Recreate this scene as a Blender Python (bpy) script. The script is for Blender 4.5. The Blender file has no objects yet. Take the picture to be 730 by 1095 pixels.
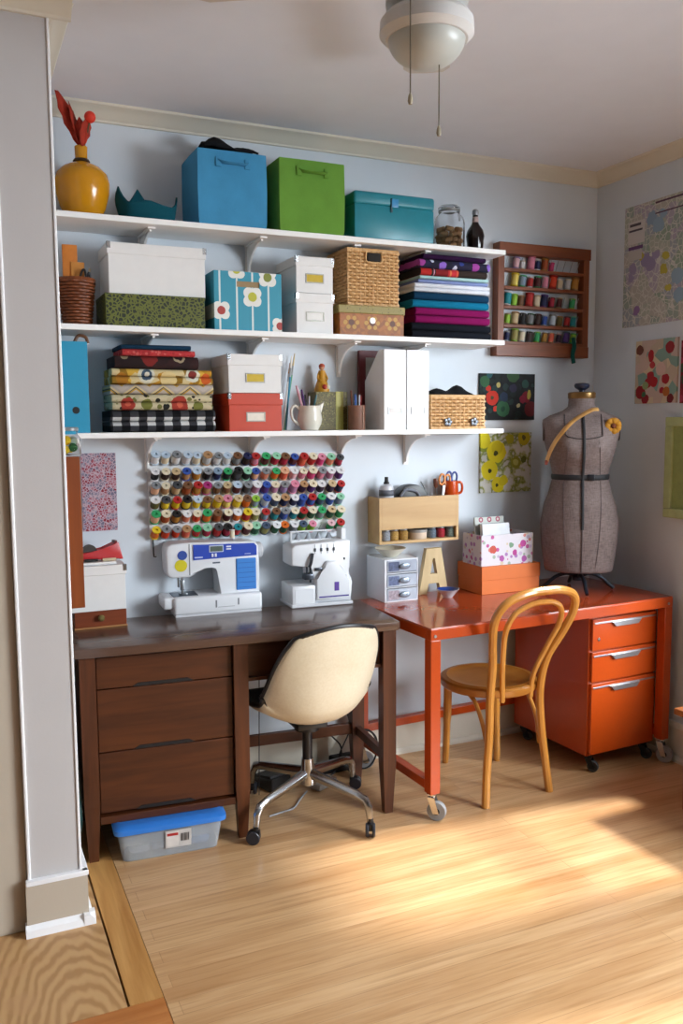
import bpy, bmesh, math, random
from mathutils import Vector, Matrix, Euler
random.seed(7)
SC = bpy.context.scene
COL = SC.collection
PI = math.pi
# ---------------------------------------------------------------- camera
F = 925.96
yaw, pitch, roll = .4221, .1029, -.0066
CP = Vector((-2.8724, -3.3881, 1.5))
_cy, _sy, _cp, _sp = math.cos(yaw), math.sin(yaw), math.cos(pitch), math.sin(pitch)
FW = Vector((_sy*_cp, _cy*_cp, -_sp))
_r0 = Vector((_cy, -_sy, 0)); _u0 = _r0.cross(FW)
RT = math.cos(roll)*_r0 + math.sin(roll)*_u0
UP = -math.sin(roll)*_r0 + math.cos(roll)*_u0
cam = bpy.data.cameras.new('camera')
cam.sensor_fit = 'VERTICAL'; cam.sensor_height = 36; cam.sensor_width = 24
cam.lens = F/1095*36
cam.clip_start = .05
camo = bpy.data.objects.new('camera', cam); COL.objects.link(camo)
M3 = Matrix((RT, UP, -FW)).transposed()
camo.matrix_world = Matrix.Translation(CP) @ M3.to_4x4()
SC.camera = camo
def at(u, v, ax, val):
    """point where the photo's pixel (u, v) meets the real plane ax = val"""
    d = FW + RT*((u-365)/F) + UP*((547.5-v)/F)
    i = 'xyz'.index(ax)
    return CP + d*((val-CP[i])/d[i])
# ---------------------------------------------------------------- light
w = bpy.data.worlds.new('sky'); SC.world = w; w.use_nodes = True
w.node_tree.nodes['Background'].inputs[0].default_value = (.78, .88, 1, 1)
w.node_tree.nodes['Background'].inputs[1].default_value = .1
def area(name, loc, rot, sx, sy, power, col, spread=180):
    l = bpy.data.lights.new(name, 'AREA'); l.shape = 'RECTANGLE'; l.size = sx; l.size_y = sy
    l.energy = power; l.color = col; l.spread = math.radians(spread)
    o = bpy.data.objects.new(name, l); COL.objects.link(o); o.location = loc; o.rotation_euler = rot
    return o
# daylight through the right-hand window, plus a fill lamp added behind the camera
wd = area('window_daylight', (1.0, -3.7, 2.15), (0, 0, 0), 2.8, 2.2, 740, (.86, .935, 1))
wd.rotation_euler = Vector((-.62, .7, -.4)).to_track_quat('-Z', 'Y').to_euler()
area('front_fill', (-2.0, -5.1, 1.5), (math.radians(90), 0, 0), 2.6, 1.5, 1.5, (.9, .95, 1))
sun = bpy.data.lights.new('sun', 'SUN'); sun.energy = 8; sun.angle = math.radians(6); sun.color = (1, .97, .93)
so = bpy.data.objects.new('sun', sun); COL.objects.link(so)
sd = Vector((-.95, .13, -1.06)).normalized()
so.rotation_euler = sd.to_track_quat('-Z', 'Y').to_euler()
vs = SC.view_settings
vs.view_transform = 'Standard'; vs.look = 'None'; vs.exposure = 0.0; vs.gamma = 1; vs.use_curve_mapping = False
# ---------------------------------------------------------------- materials
def lin(h):
    h = h.lstrip('#'); c = [int(h[i:i+2], 16)/255 for i in (0, 2, 4)]
    return tuple((x/12.92 if x <= .04045 else ((x+.055)/1.055)**2.4) for x in c) + (1,)
_mc = {}
class NT:
    def __init__(s, name):
        s.m = bpy.data.materials.new(name); s.m.use_nodes = True
        s.t = s.m.node_tree; s.b = s.t.nodes['Principled BSDF']
        s.co = None
    def n(s, typ, **kw):
        q = s.t.nodes.new(typ)
        for k, v in kw.items(): setattr(q, k, v)
        return q
    def l(s, a, b): s.t.links.new(a, b)
    def coord(s, kind='Object'):
        if s.co is None: s.co = s.n('ShaderNodeTexCoord').outputs[kind]
        return s.co
    def mapping(s, scale=(1, 1, 1), rot=(0, 0, 0), loc=(0, 0, 0), src=None):
        m = s.n('ShaderNodeMapping'); m.inputs['Scale'].default_value = scale
        m.inputs['Rotation'].default_value = rot; m.inputs['Location'].default_value = loc
        s.l(src or s.coord(), m.inputs['Vector']); return m.outputs[0]
    def noise(s, scale, vec=None, detail=3, rough=.5, dist=0):
        q = s.n('ShaderNodeTexNoise'); q.inputs['Scale'].default_value = scale
        q.inputs['Detail'].default_value = detail; q.inputs['Roughness'].default_value = rough
        q.inputs['Distortion'].default_value = dist
        s.l(vec or s.coord(), q.inputs['Vector']); return q.outputs['Fac'], q.outputs['Color']
    def ramp(s, fac, stops, interp='LINEAR'):
        r = s.n('ShaderNodeValToRGB'); e = r.color_ramp; e.interpolation = interp
        while len(e.elements) < len(stops): e.elements.new(.5)
        for el, (p, c) in zip(e.elements, stops): el.position = p; el.color = lin(c) if isinstance(c, str) else c
        s.l(fac, r.inputs[0]); return r.outputs[0]
    def math(s, op, a, b=None):
        q = s.n('ShaderNodeMath', operation=op)
        for i, x in enumerate((a, b)):
            if x is None: continue
            if isinstance(x, (int, float)): q.inputs[i].default_value = x
            else: s.l(x, q.inputs[i])
        return q.outputs[0]
    def mix(s, fac, a, b, blend='MIX'):
        q = s.n('ShaderNodeMix', data_type='RGBA', blend_type=blend)
        for i, x in ((0, fac), (6, a), (7, b)):
            if isinstance(x, str): q.inputs[i].default_value = lin(x)
            elif isinstance(x, (int, float)): q.inputs[i].default_value = x
            else: s.l(x, q.inputs[i])
        return q.outputs[2]
    def bump(s, h, strength=.2, dist=.01):
        q = s.n('ShaderNodeBump'); q.inputs['Strength'].default_value = strength; q.inputs['Distance'].default_value = dist
        s.l(h, q.inputs['Height']); s.l(q.outputs[0], s.b.inputs['Normal'])
    def fin(s, col=None, rough=.5, metal=0, spec=.5, coat=0):
        if col is not None:
            if isinstance(col, str): s.b.inputs['Base Color'].default_value = lin(col)
            else: s.l(col, s.b.inputs['Base Color'])
        s.b.inputs['Roughness'].default_value = rough; s.b.inputs['Metallic'].default_value = metal
        s.b.inputs['Specular IOR Level'].default_value = spec
        if coat: s.b.inputs['Coat Weight'].default_value = coat; s.b.inputs['Coat Roughness'].default_value = .08
        return s.m
def sol(h, rough=.5, metal=0, var=.06, spec=.5, scale=30, bump=0):
    """plain coloured stuff with a faint mottling"""
    k = (h, rough, metal, var, spec, scale, bump)
    if k in _mc: return _mc[k]
    t = NT('plain_' + h.strip('#'))
    f, _ = t.noise(scale)
    c = lin(h); a = tuple(x*(1-var) for x in c[:3]) + (1,); b = tuple(min(1, x*(1+var)) for x in c[:3]) + (1,)
    col = t.ramp(f, [(.3, a), (.7, b)])
    if bump: t.bump(f, bump, .004)
    _mc[k] = t.fin(col, rough, metal, spec); return _mc[k]
def fabric(h, rough=.95, weave=700, var=.1):
    k = ('fab', h, weave)
    if k in _mc: return _mc[k]
    t = NT('cloth_' + h.strip('#'))
    f, _ = t.noise(weave, detail=2); g, _ = t.noise(14)
    c = lin(h); a = tuple(x*(1-var) for x in c[:3]) + (1,); b = tuple(min(1, x*(1+var)) for x in c[:3]) + (1,)
    col = t.ramp(t.math('ADD', t.math('MULTIPLY', f, .5), t.math('MULTIPLY', g, .5)), [(.35, a), (.65, b)])
    t.bump(f, .25, .002)
    _mc[k] = t.fin(col, rough, 0, .2); return _mc[k]
def wood(name, dark, light, axis=0, scale=9, stretch=14, rough=.45, coat=0, spec=.5):
    t = NT(name)
    s = [scale*stretch]*3; s[axis] = scale
    v = t.mapping(scale=tuple(x/10 for x in s))
    f, _ = t.noise(3, v, 6, .6, .6); g, _ = t.noise(1.2, v, 2)
    h = t.math('ADD', t.math('MULTIPLY', f, .65), t.math('MULTIPLY', g, .35))
    col = t.ramp(h, [(.3, dark), (.72, light)])
    t.bump(f, .06, .002)
    return t.fin(col, rough, 0, spec, coat)
def blobs(t, base, items, plane='xz', wob=.006, wscale=40):
    """items: (a, b, radius, colour[, squash]) painted as printed motifs in object space"""
    co = t.coord()
    _, nc = t.noise(wscale)
    vm = t.n('ShaderNodeVectorMath', operation='MULTIPLY_ADD')
    t.l(nc, vm.inputs[0]); vm.inputs[1].default_value = (wob*2,)*3; t.l(co, vm.inputs[2])
    sp = t.n('ShaderNodeSeparateXYZ'); t.l(vm.outputs[0], sp.inputs[0])
    A = sp.outputs['xyz'.index(plane[0])]; B = sp.outputs['xyz'.index(plane[1])]
    cur = base
    for it in items:
        a, b, r, c = it[:4]; sq = it[4] if len(it) > 4 else 1
        dx = t.math('SUBTRACT', A, a + wob); dy = t.math('MULTIPLY', t.math('SUBTRACT', B, b + wob), 1/sq)
        d = t.math('SQRT', t.math('ADD', t.math('MULTIPLY', dx, dx), t.math('MULTIPLY', dy, dy)))
        cur = t.mix(t.math('LESS_THAN', d, r), cur, c)
    return cur
def rects(t, base, items, plane='xz'):
    co = t.coord(); sp = t.n('ShaderNodeSeparateXYZ'); t.l(co, sp.inputs[0])
    A = sp.outputs['xyz'.index(plane[0])]; B = sp.outputs['xyz'.index(plane[1])]
    cur = base
    for a0, a1, b0, b1, c in items:
        m = t.math('MULTIPLY', t.math('LESS_THAN', t.math('ABSOLUTE', t.math('SUBTRACT', A, (a0+a1)/2)), (a1-a0)/2),
                   t.math('LESS_THAN', t.math('ABSOLUTE', t.math('SUBTRACT', B, (b0+b1)/2)), (b1-b0)/2))
        cur = t.mix(m, cur, c)
    return cur
def cells(t, scale, cols, rad=.35, base=None, vec=None, rnd=1):
    """random printed dots: voronoi cells with a coloured spot each"""
    v = t.n('ShaderNodeTexVoronoi'); v.inputs['Scale'].default_value = scale; v.inputs['Randomness'].default_value = rnd
    t.l(vec or t.coord(), v.inputs['Vector'])
    sp = t.n('ShaderNodeSeparateColor'); t.l(v.outputs['Color'], sp.inputs[0])
    k = len(cols)
    c = t.ramp(sp.outputs[0], [(i/k, x) for i, x in enumerate(cols)], 'CONSTANT')
    if base is None: return c
    return t.mix(t.math('LESS_THAN', v.outputs['Distance'], rad), base, c)
# ---------------------------------------------------------------- mesh helpers
class MB:
    def __init__(s): s.b = bmesh.new(); s.mods = []
    def _xf(s, vs, mat):
        if mat is not None: bmesh.ops.transform(s.b, matrix=mat, verts=vs)
    def box(s, lo, hi, bev=0, seg=2, mat=None):
        n0 = len(s.b.verts)
        vs = [s.b.verts.new((x, y, z)) for x in (lo[0], hi[0]) for y in (lo[1], hi[1]) for z in (lo[2], hi[2])]
        fs = [(0, 1, 3, 2), (4, 6, 7, 5), (0, 4, 5, 1), (2, 3, 7, 6), (0, 2, 6, 4), (1, 5, 7, 3)]
        F_ = [s.b.faces.new([vs[i] for i in f]) for f in fs]
        if bev:
            es = list({e for f in F_ for e in f.edges})
            bmesh.ops.bevel(s.b, geom=es, offset=bev, segments=seg, affect='EDGES', profile=.5)
        s.b.verts.ensure_lookup_table()
        if mat is not None: s._xf([v for v in s.b.verts[n0:]], mat)
        return s
    def lathe(s, prof, c=(0, 0, 0), seg=24, mat=None, sx=1, sy=1, cap=True):
        """prof: list of (r, z) about the local z axis"""
        rings = []; new = []
        for r, z in prof:
            if r < 1e-6:
                v = s.b.verts.new((c[0], c[1], c[2]+z)); rings.append([v]); new.append(v)
            else:
                rg = [s.b.verts.new((c[0]+r*sx*math.cos(2*PI*i/seg), c[1]+r*sy*math.sin(2*PI*i/seg), c[2]+z)) for i in range(seg)]
                rings.append(rg); new += rg
        for a, b in zip(rings, rings[1:]):
            if len(a) == 1 and len(b) == 1: continue
            for i in range(seg):
                j = (i+1) % seg
                if len(a) == 1: s.b.faces.new((a[0], b[j], b[i]))
                elif len(b) == 1: s.b.faces.new((a[i], a[j], b[0]))
                else: s.b.faces.new((a[i], a[j], b[j], b[i]))
        if cap:
            if len(rings[0]) > 1: s.b.faces.new(rings[0][::-1])
            if len(rings[-1]) > 1: s.b.faces.new(rings[-1])
        s._xf(new, mat); return s
    def cyl(s, p0, p1, r0, r1=None, seg=16):
        p0 = Vector(p0); p1 = Vector(p1); r1 = r0 if r1 is None else r1
        d = p1-p0; L = d.length
        m = Matrix.Translation(p0) @ d.to_track_quat('Z', 'Y').to_matrix().to_4x4()
        return s.lathe([(r0, 0), (r1, L)], seg=seg, mat=m)
    def tube(s, pts, r, seg=8, closed=False, flat=None):
        """sweep a round (or flat=(w,h) rectangular-ish elliptic) section along pts; r may be a list"""
        P = [Vector(p) for p in pts]; n = len(P)
        R_ = r if isinstance(r, (list, tuple)) else [r]*n
        rings = []; up = None
        for i in range(n):
            if closed: t = (P[(i+1) % n]-P[i-1]).normalized()
            else: t = (P[min(i+1, n-1)]-P[max(i-1, 0)]).normalized()
            if up is None:
                a = Vector((0, 0, 1)) if abs(t.z) < .9 else Vector((0, 1, 0))
            else: a = up
            x = a.cross(t); 
            if x.length < 1e-6: x = Vector((1, 0, 0)).cross(t)
            x.normalize(); y = t.cross(x).normalized(); up = y
            fw, fh = flat if flat else (1, 1)
            rings.append([s.b.verts.new(P[i] + (x*math.cos(2*PI*k/seg)*fw + y*math.sin(2*PI*k/seg)*fh)*R_[i]) for k in range(seg)])
        m = n if closed else n-1
        for i in range(m):
            a, b = rings[i], rings[(i+1) % n]
            off = 0
            if closed and i == n-1:   # keep the seam untwisted
                off = min(range(seg), key=lambda o: sum((a[k].co-b[(k+o) % seg].co).length for k in range(seg)))
            for k in range(seg):
                s.b.faces.new((a[k], a[(k+1) % seg], b[(k+1+off) % seg], b[(k+off) % seg]))
        if not closed: s.b.faces.new(rings[0][::-1]); s.b.faces.new(rings[-1])
        return s
    def prism(s, poly, axis='y', lo=0, hi=1, bev=0, mat=None):
        """extrude a 2-D outline along an axis (poly in the other two axes, in order)"""
        def P(a, b, c):
            return {'x': (c, a, b), 'y': (a, c, b), 'z': (a, b, c)}[axis]
        n0 = len(s.b.verts)
        A = [s.b.verts.new(P(a, b, lo)) for a, b in poly]; B = [s.b.verts.new(P(a, b, hi)) for a, b in poly]
        fs = [s.b.faces.new(A), s.b.faces.new(B[::-1])]
        n = len(poly)
        for i in range(n): fs.append(s.b.faces.new((A[i], B[i], B[(i+1) % n], A[(i+1) % n])))
        if bev:
            es = [e for f in fs[:2] for e in f.edges]
            bmesh.ops.bevel(s.b, geom=es, offset=bev, segments=2, affect='EDGES', profile=.5)
        s.b.verts.ensure_lookup_table()
        if mat is not None: s._xf(list(s.b.verts[n0:]), mat)
        return s
    def sphere(s, c, r, seg=16, sx=1, sy=1, sz=1, mat=None):
        n = seg//2
        prof = [(r*math.sin(PI*i/n), -r*math.cos(PI*i/n)*sz) for i in range(n+1)]
        prof[0] = (0, prof[0][1]); prof[-1] = (0, prof[-1][1])
        return s.lathe(prof, c, seg, mat, sx, sy)
    def grid(s, rows):
        """quad sheet from rows of points"""
        V = [[s.b.verts.new(p) for p in r] for r in rows]
        for a, b in zip(V, V[1:]):
            for i in range(len(a)-1): s.b.faces.new((a[i], a[i+1], b[i+1], b[i]))
        return s
    def build(s, name, mat, parent=None, loc=(0, 0, 0), rot=(0, 0, 0), label=None, smooth=35, sub=0, solid=0):
        bmesh.ops.recalc_face_normals(s.b, faces=s.b.faces)
        me = bpy.data.meshes.new(name); s.b.to_mesh(me); s.b.free()
        me.materials.append(mat)
        if smooth:
            me.polygons.foreach_set('use_smooth', [True]*len(me.polygons))
            me.set_sharp_from_angle(angle=math.radians(smooth))
        o = bpy.data.objects.new(name, me); COL.objects.link(o)
        o.location = loc; o.rotation_euler = rot
        if parent is not None: o.parent = parent
        if label: o['label'] = label
        if solid:
            k = o.modifiers.new('thickness', 'SOLIDIFY'); k.thickness = solid; k.offset = 0
        if sub:
            k = o.modifiers.new('smooth', 'SUBSURF'); k.levels = sub; k.render_levels = sub
        return o
def thing(name, label, cat, loc=(0, 0, 0), rz=0, group=None, rot=None):
    o = bpy.data.objects.new(name, None); COL.objects.link(o); o.empty_display_size = .05
    o.location = loc; o.rotation_euler = rot if rot else (0, 0, rz)
    return tag(o, label, cat, group)
def tag(o, label, cat, group=None):
    o['label'] = label; o['category'] = cat
    if group: o['group'] = group
    return o
def struct(o): o['kind'] = 'structure'; return o
def copy_tree(root, **kw):
    r = root.copy(); COL.objects.link(r)
    for k, v in kw.items():
        if k == 'loc': r.location = v
        elif k == 'rot': r.rotation_euler = v
        else: r[k] = v
    for ch in root.children:
        c = ch.copy(); COL.objects.link(c); c.parent = r
        for g in ch.children:
            d = g.copy(); COL.objects.link(d); d.parent = c
    return r
def rotz(a, p): return Matrix.Translation(p) @ Matrix.Rotation(a, 4, 'Z')
def spline(pts, n=8, closed=False):
    """Catmull-Rom through pts"""
    P = [Vector(p) for p in pts]; out = []; m = len(P)
    rng = range(m) if closed else range(m-1)
    for i in rng:
        p0 = P[i-1] if (closed or i > 0) else P[i]*2-P[i+1]
        p1 = P[i]; p2 = P[(i+1) % m]
        p3 = P[(i+2) % m] if (closed or i+2 < m) else P[i+1]*2-P[i]
        for k in range(n):
            t = k/n
            out.append(.5*((2*p1)+(p2-p0)*t+(2*p0-5*p1+4*p2-p3)*t*t+(3*p1-p0-3*p2+p3)*t**3))
    if not closed: out.append(P[-1])
    return out
WHITE = sol('#e9e9e7', .45, var=.02)
SHELFW = sol('#f3f3f2', .5, var=.015)
CHROME = sol('#d0d2d4', .22, 1, .03)
STEEL = sol('#a9adb0', .35, 1, .05)
BLACK = sol('#141416', .4)
RUBBER = sol('#1b1c20', .6)
DARKM = sol('#26282c', .45, .6)
def rebase(t, loc):
    """put the empty at the thing's base without moving its parts"""
    loc = Vector(loc); t.location = loc
    for ch in t.children: ch.location = ch.location - loc
# ================================================================ the room
CEIL = 2.655; XL = -2.575; YF = -.79
def wall_mat(name, h, bump=.08):
    t = NT(name); f, _ = t.noise(9, detail=4); g, _ = t.noise(2.2)
    c = lin(h); a = tuple(x*.965 for x in c[:3])+(1,)
    col = t.ramp(t.math('ADD', t.math('MULTIPLY', f, .5), t.math('MULTIPLY', g, .5)), [(.35, a), (.65, h)])
    f2, _ = t.noise(160, detail=2); t.bump(f2, bump, .002)
    return t.fin(col, .6, 0, .35)
WALL = wall_mat('wall_paint', '#d0d8e0'); WALLG = wall_mat('wall_paint_warm', '#c2bebd')
BEIGE = wall_mat('beige_paint', '#bdb09f'); CREAM = wall_mat('cream_trim_paint', '#d9d3c4', .04)
CEILM = wall_mat('ceiling_paint', '#e6eaf3', .05); TRIMW = sol('#f0f0f2', .4, var=.02)
def floor_mat():
    t = NT('pale_wood_boards')
    v = t.mapping()
    b = t.n('ShaderNodeTexBrick'); b.offset = .43; b.offset_frequency = 2
    b.inputs['Scale'].default_value = 1; b.inputs['Brick Width'].default_value = 2.4; b.inputs['Row Height'].default_value = .058
    b.inputs['Mortar Size'].default_value = .0011; b.inputs['Mortar Smooth'].default_value = .4; b.inputs['Bias'].default_value = 0
    b.inputs['Color1'].default_value = lin('#b3885c'); b.inputs['Color2'].default_value = lin('#cfa87c'); b.inputs['Mortar'].default_value = lin('#7d5326')
    t.l(v, b.inputs['Vector'])
    g = t.mapping(scale=(1.2, 26, 1)); f, _ = t.noise(3, g, 5, .6, .4)
    gc = t.ramp(f, [(.28, '#987048'), (.5, '#c59e72'), (.75, '#d6b48e')])
    col = t.mix(.5, b.outputs['Color'], gc)
    k = t.mapping(scale=(.5, 6, 1)); f3, _ = t.noise(2, k, 3)
    col = t.mix(t.ramp(f3, [(.48, (0, 0, 0, 1)), (.72, (.5, .5, .5, 1))]), col, '#9c6834')
    t.bump(b.outputs['Fac'], -.25, .002)
    return t.fin(col, .31, 0, .5)
fl = MB().box((-2.43, -5.3, -.05), (.15, .15, 0)).build('floor', floor_mat(), smooth=0); struct(fl)
def big_grain():
    t = NT('worn_broad_grain'); 
    wv = t.n('ShaderNodeTexWave', wave_type='RINGS', rings_direction='Z'); wv.inputs['Scale'].default_value = 9
    wv.inputs['Distortion'].default_value = 5; wv.inputs['Detail'].default_value = 2; wv.inputs['Detail Scale'].default_value = 1.3
    t.l(t.mapping(scale=(1.6, .55, 1), loc=(4.2, .75, 0)), wv.inputs['Vector'])
    f, _ = t.noise(7, detail=4)
    c = t.ramp(wv.outputs['Fac'], [(.1, '#ad8355'), (.5, '#bd9464'), (.9, '#c59d6d')])
    c = t.mix(t.ramp(f, [(.55, (0, 0, 0, 1)), (.62, (.5, .5, .5, 1))]), c, '#bf9468')
    return t.fin(c, .45, 0, .4)
struct(MB().box((-4.6, -1.245, -.05), (-2.525, .15, 0)).build('trim_1', big_grain(), smooth=0))
struct(MB().box((-2.519, -1.245, -.05), (-2.432, .15, .001)).build('trim_2', wood('border_board', '#a06a30', '#d3a263', 1, 8, 16, .4), smooth=0))
struct(MB().box((-4.6, -1.36, -.05), (-2.432, -1.247, .0005)).build('trim_3', wood('orange_threshold', '#a3602c', '#c4854c', 0, 8, 16, .4), smooth=0))
struct(MB().box((-4.6, -5.3, -.05), (-2.432, -1.362, 0)).build('trim_4', wood('hall_boards', '#a5703a', '#cf9d60', 1, 8, 14, .4), smooth=0))
struct(MB().box((-4.7, -5.3, -.12), (.15, .15, -.051)).build('trim_5', sol('#2a1d12', .9), smooth=0))
struct(MB().box((-4.7, 0, 0), (.15, .15, CEIL)).build('wall_back', WALL, smooth=0))
# right wall with a window opening
wy0, wy1, wz0, wz1 = -3.55, -.88, .52, 2.15
py0, py1 = -1.95, -1.55  # unseen pier, added to split the opening and shade the floor
m = MB(); m.box((0, wy1, 0), (.15, 0, CEIL)); m.box((0, -5.3, 0), (.15, wy0, CEIL)); m.box((0, wy0, 0), (.15, wy1, wz0)); m.box((0, wy0, wz1), (.15, wy1, CEIL))
m.box((0, py0, wz0), (.15, py1, wz1)); struct(m.build('wall_right', WALL, smooth=0))
m = MB()
m.box((-.02, wy0-.08, wz0-.1), (.03, wy1+.08, wz0)); m.box((-.02, wy0-.08, wz1), (.03, wy1+.08, wz1+.09))
m.box((-.02, wy0-.08, wz0), (.03, wy0, wz1)); m.box((-.02, wy1, wz0), (.03, wy1+.08, wz1))
m.box((.05, wy0, (wz0+wz1)/2-.02), (.09, wy1, (wz0+wz1)/2+.02)); m.box((-.02, py0-.06, wz0), (0, py1+.06, wz1))
struct(m.build('window_1', TRIMW, smooth=0))
# front wall behind the camera, its opening added for the fill lamp
m = MB(); m.box((-4.7, -5.45, 0), (-3.4, -5.3, CEIL)); m.box((-.6, -5.45, 0), (.15, -5.3, CEIL)); m.box((-3.4, -5.45, 0), (-.6, -5.3, .7)); m.box((-3.4, -5.45, 2.3), (-.6, -5.3, CEIL))
struct(m.build('wall_front', wall_mat('bounce_cut_paint', '#7d7268'), smooth=0))  # this unseen wall and the next are kept dark to cut bounced light
struct(MB().box((-4.7, -5.3, 0), (-4.6, 0, CEIL)).build('wall_left', wall_mat('bounce_cut_paint_left', '#7d7268'), smooth=0))
struct(MB().box((-4.7, -5.45, CEIL), (.15, .15, CEIL+.1)).build('ceiling', CEILM, smooth=0))
# the wall end beside the alcove, and the beige door panel next to it
m = MB(); m.box((-2.725, YF, 0), (XL, 0, CEIL)); m.box((-4.6, YF, 2.15), (-2.725, -.6, CEIL))
struct(m.build('wall_alcove', WALLG, smooth=0))
struct(MB().box((-2.728, YF-.006, .16), (-2.718, YF+.01, CEIL), .003).box((XL-.006, YF-.004, .16), (XL+.002, YF+.01, CEIL), .002).build('wall_end_glints', TRIMW, smooth=0))  # white strips paint the light caught on the wall end's bevelled edges
struct(MB().box((-4.6, YF+.012, 0), (-2.727, -.6, 2.147), .004).build('door_1', BEIGE, smooth=0))
def base_mb(p0, p1, nrm, h=.15, th=.018):
    """baseboard along p0-p1, standing out along nrm"""
    m = MB(); p0 = Vector(p0); p1 = Vector(p1); d = (p1-p0); L = d.length
    mat = Matrix.Translation(p0) @ Matrix((d.normalized(), Vector(nrm), Vector((0, 0, 1)))).transposed().to_4x4()
    prof = [(0, 0), (.03, 0), (.03, .012), (.022, .024), (th, .026), (th, h-.02), (th-.006, h-.006), (.004, h), (0, h)]
    m.prism(prof, 'x', 0, L, mat=mat); return m
struct(base_mb((XL, 0, 0), (0, 0, 0), (0, -1, 0), .17).build('baseboard_back', CREAM, smooth=20))
struct(base_mb((0, 0, 0), (0, -5.2, 0), (-1, 0, 0), .17).build('baseboard_right', CREAM, smooth=20))
m = MB(); m.box((-2.735, YF-.017, .03), (XL+.016, YF, .155)); m.box((XL, YF, .03), (XL+.016, -.05, .155))
struct(m.build('baseboard_left', BEIGE, smooth=0))
m = MB(); 
m.prism([(0, 0), (-.034, 0), (-.03, .02), (-.018, .032), (0, .034)], 'x', -2.74, XL+.034, mat=Matrix.Translation((0, YF, 0)))
m.prism([(0, 0), (.034, 0), (.03, .02), (.018, .032), (0, .034)], 'y', YF-.034, -.05, mat=Matrix.Translation((XL, 0, 0)))
m.box((-2.735, YF-.02, .15), (XL+.019, YF, .166), .003); m.box((XL, YF-.018, .15), (XL+.019, -.05, .166), .003)  # white cap strips paint the lit bevel along the baseboard top
struct(m.build('shoe_and_lit_bevel', TRIMW, smooth=20))
# crown moulding
def crown(p0, p1, nrm, name):
    m = MB(); p0 = Vector(p0); p1 = Vector(p1); d = p1-p0
    mat = Matrix.Translation(p0) @ Matrix((d.normalized(), Vector(nrm), Vector((0, 0, 1)))).transposed().to_4x4()
    m.prism([(0, -.052), (.010, -.052), (.013, -.045), (.022, -.04), (.035, -.024), (.055, -.013), (.066, -.008), (.07, 0), (0, 0)], 'x', 0, d.length, mat=mat)
    return struct(m.build(name, CREAM, smooth=25))
crown((XL, 0, CEIL), (0, 0, CEIL), (0, -1, 0), 'trim_8'); crown((0, 0, CEIL), (0, -5.3, CEIL), (-1, 0, 0), 'trim_9')
crown((XL, YF, CEIL), (XL, 0, CEIL), (1, 0, 0), 'trim_10'); crown((-4.6, YF, CEIL), (XL+.06, YF, CEIL), (0, -1, 0), 'trim_11')
# ================================================================ wall shelves
Z1, Z2, Z3, YS, XE = 2.2236, 1.8462, 1.4695, -.238, -.685
for z, nm in ((Z1, 'top'), (Z2, 'middle'), (Z3, 'bottom')):
    sh = thing('wall_shelf', 'long white wall shelf, ' + {'top': 'the topmost, carrying the blue and green fabric cubes', 'middle': 'the middle one, carrying the flowered blue box and wicker basket', 'bottom': 'the lowest, just above the spool racks'}[nm], 'shelf', (0, 0, z), 0, 'white wall shelves')
    MB().box((XL+.003, YS, -.02), (XE, -.001, 0), .002).build('board', SHELFW, sh, smooth=0)
    for u in (157, 268, 362, 433):
        x = at(u, 480, 'y', 0).x
        b = MB()
        b.box((x-.011, -.006, -.155), (x+.011, -.001, -.021), .001)
        b.box((x-.014, -.2, -.027), (x+.014, -.001, -.0205), .001)
        b.prism([(-.006, -.14)] + [(-.18+.162*math.cos(k*PI/16), -.145+.112*math.sin(k*PI/16)) for k in range(0, 9)] + [(-.18, -.0265), (-.006, -.0265)], 'x', x-.004, x+.004)
        bo = b.build('bracket', SHELFW, sh, smooth=0)
        for sz in (-.06, -.125): MB().cyl((x, -.0075, sz), (x, -.006, sz), .004, seg=8).build('screw', STEEL, bo)
# ================================================================ wooden desk
HW = .757; HR = .743
WD = wood('dark_walnut', '#371808', '#5e3013', 0, 10, 12, .42); WDV = wood('dark_walnut_upright', '#3c1c0c', '#633418', 2, 10, 12, .42)
TOPM = wood('dark_laminate', '#523d33', '#664d40', 0, 10, 10, .22, spec=.6)
a0 = at(75.3, 696.4, 'z', HW); a1 = at(428.7, 664.7, 'z', HW); dw = a1-a0; LW = dw.length; rzW = math.atan2(dw.y, dw.x)
desk = thing('desk', 'dark brown wooden desk with three drawers holding both sewing machines', 'desk', (a0.x, a0.y, 0), rzW)
DD = .44
m = MB(); c = .03
m.prism([(c*.3, c*.3), (c, 0), (LW-.012, 0), (LW, .012), (LW, DD), (0, DD), (0, c)], 'z', HW-.032, HW, .004)
m.build('desktop', TOPM, desk)
def leg(m, x, y, w0=.052, w1=.032, top=HW-.033, dx=0, dy=0):
    b = .2
    for (z0, s0, z1, s1, o0, o1) in ((0, w1, b, w0, 1, .15), (b, w0, top, w0, .15, 0)):
        vs = []
        for z, s, o in ((z0, s0, o0), (z1, s1, o1)):
            for sx, sy in ((-1, -1), (1, -1), (1, 1), (-1, 1)):
                vs.append(m.b.verts.new((x+sx*s/2+dx*o, y+sy*s/2+dy*o, z)))
        for f in ((3, 2, 1, 0), (4, 5, 6, 7), (0, 1, 5, 4), (1, 2, 6, 5), (2, 3, 7, 6), (3, 0, 4, 7)): m.b.faces.new([vs[i] for i in f])
    return m
xl = .052; xm = at(258, 745, 'y', a0.y-.02).x-a0.x; xr = LW-.036
for (x, y, t) in ((xl, .05, 0), (xm, .05, 0), (xr, .05, 0), (xl, DD-.05, 0), (xm, DD-.05, 0), (xr, DD-.05, 0)):
    leg(MB(), x, y).build('leg', WDV, desk, smooth=0)
ZB = .135
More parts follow.
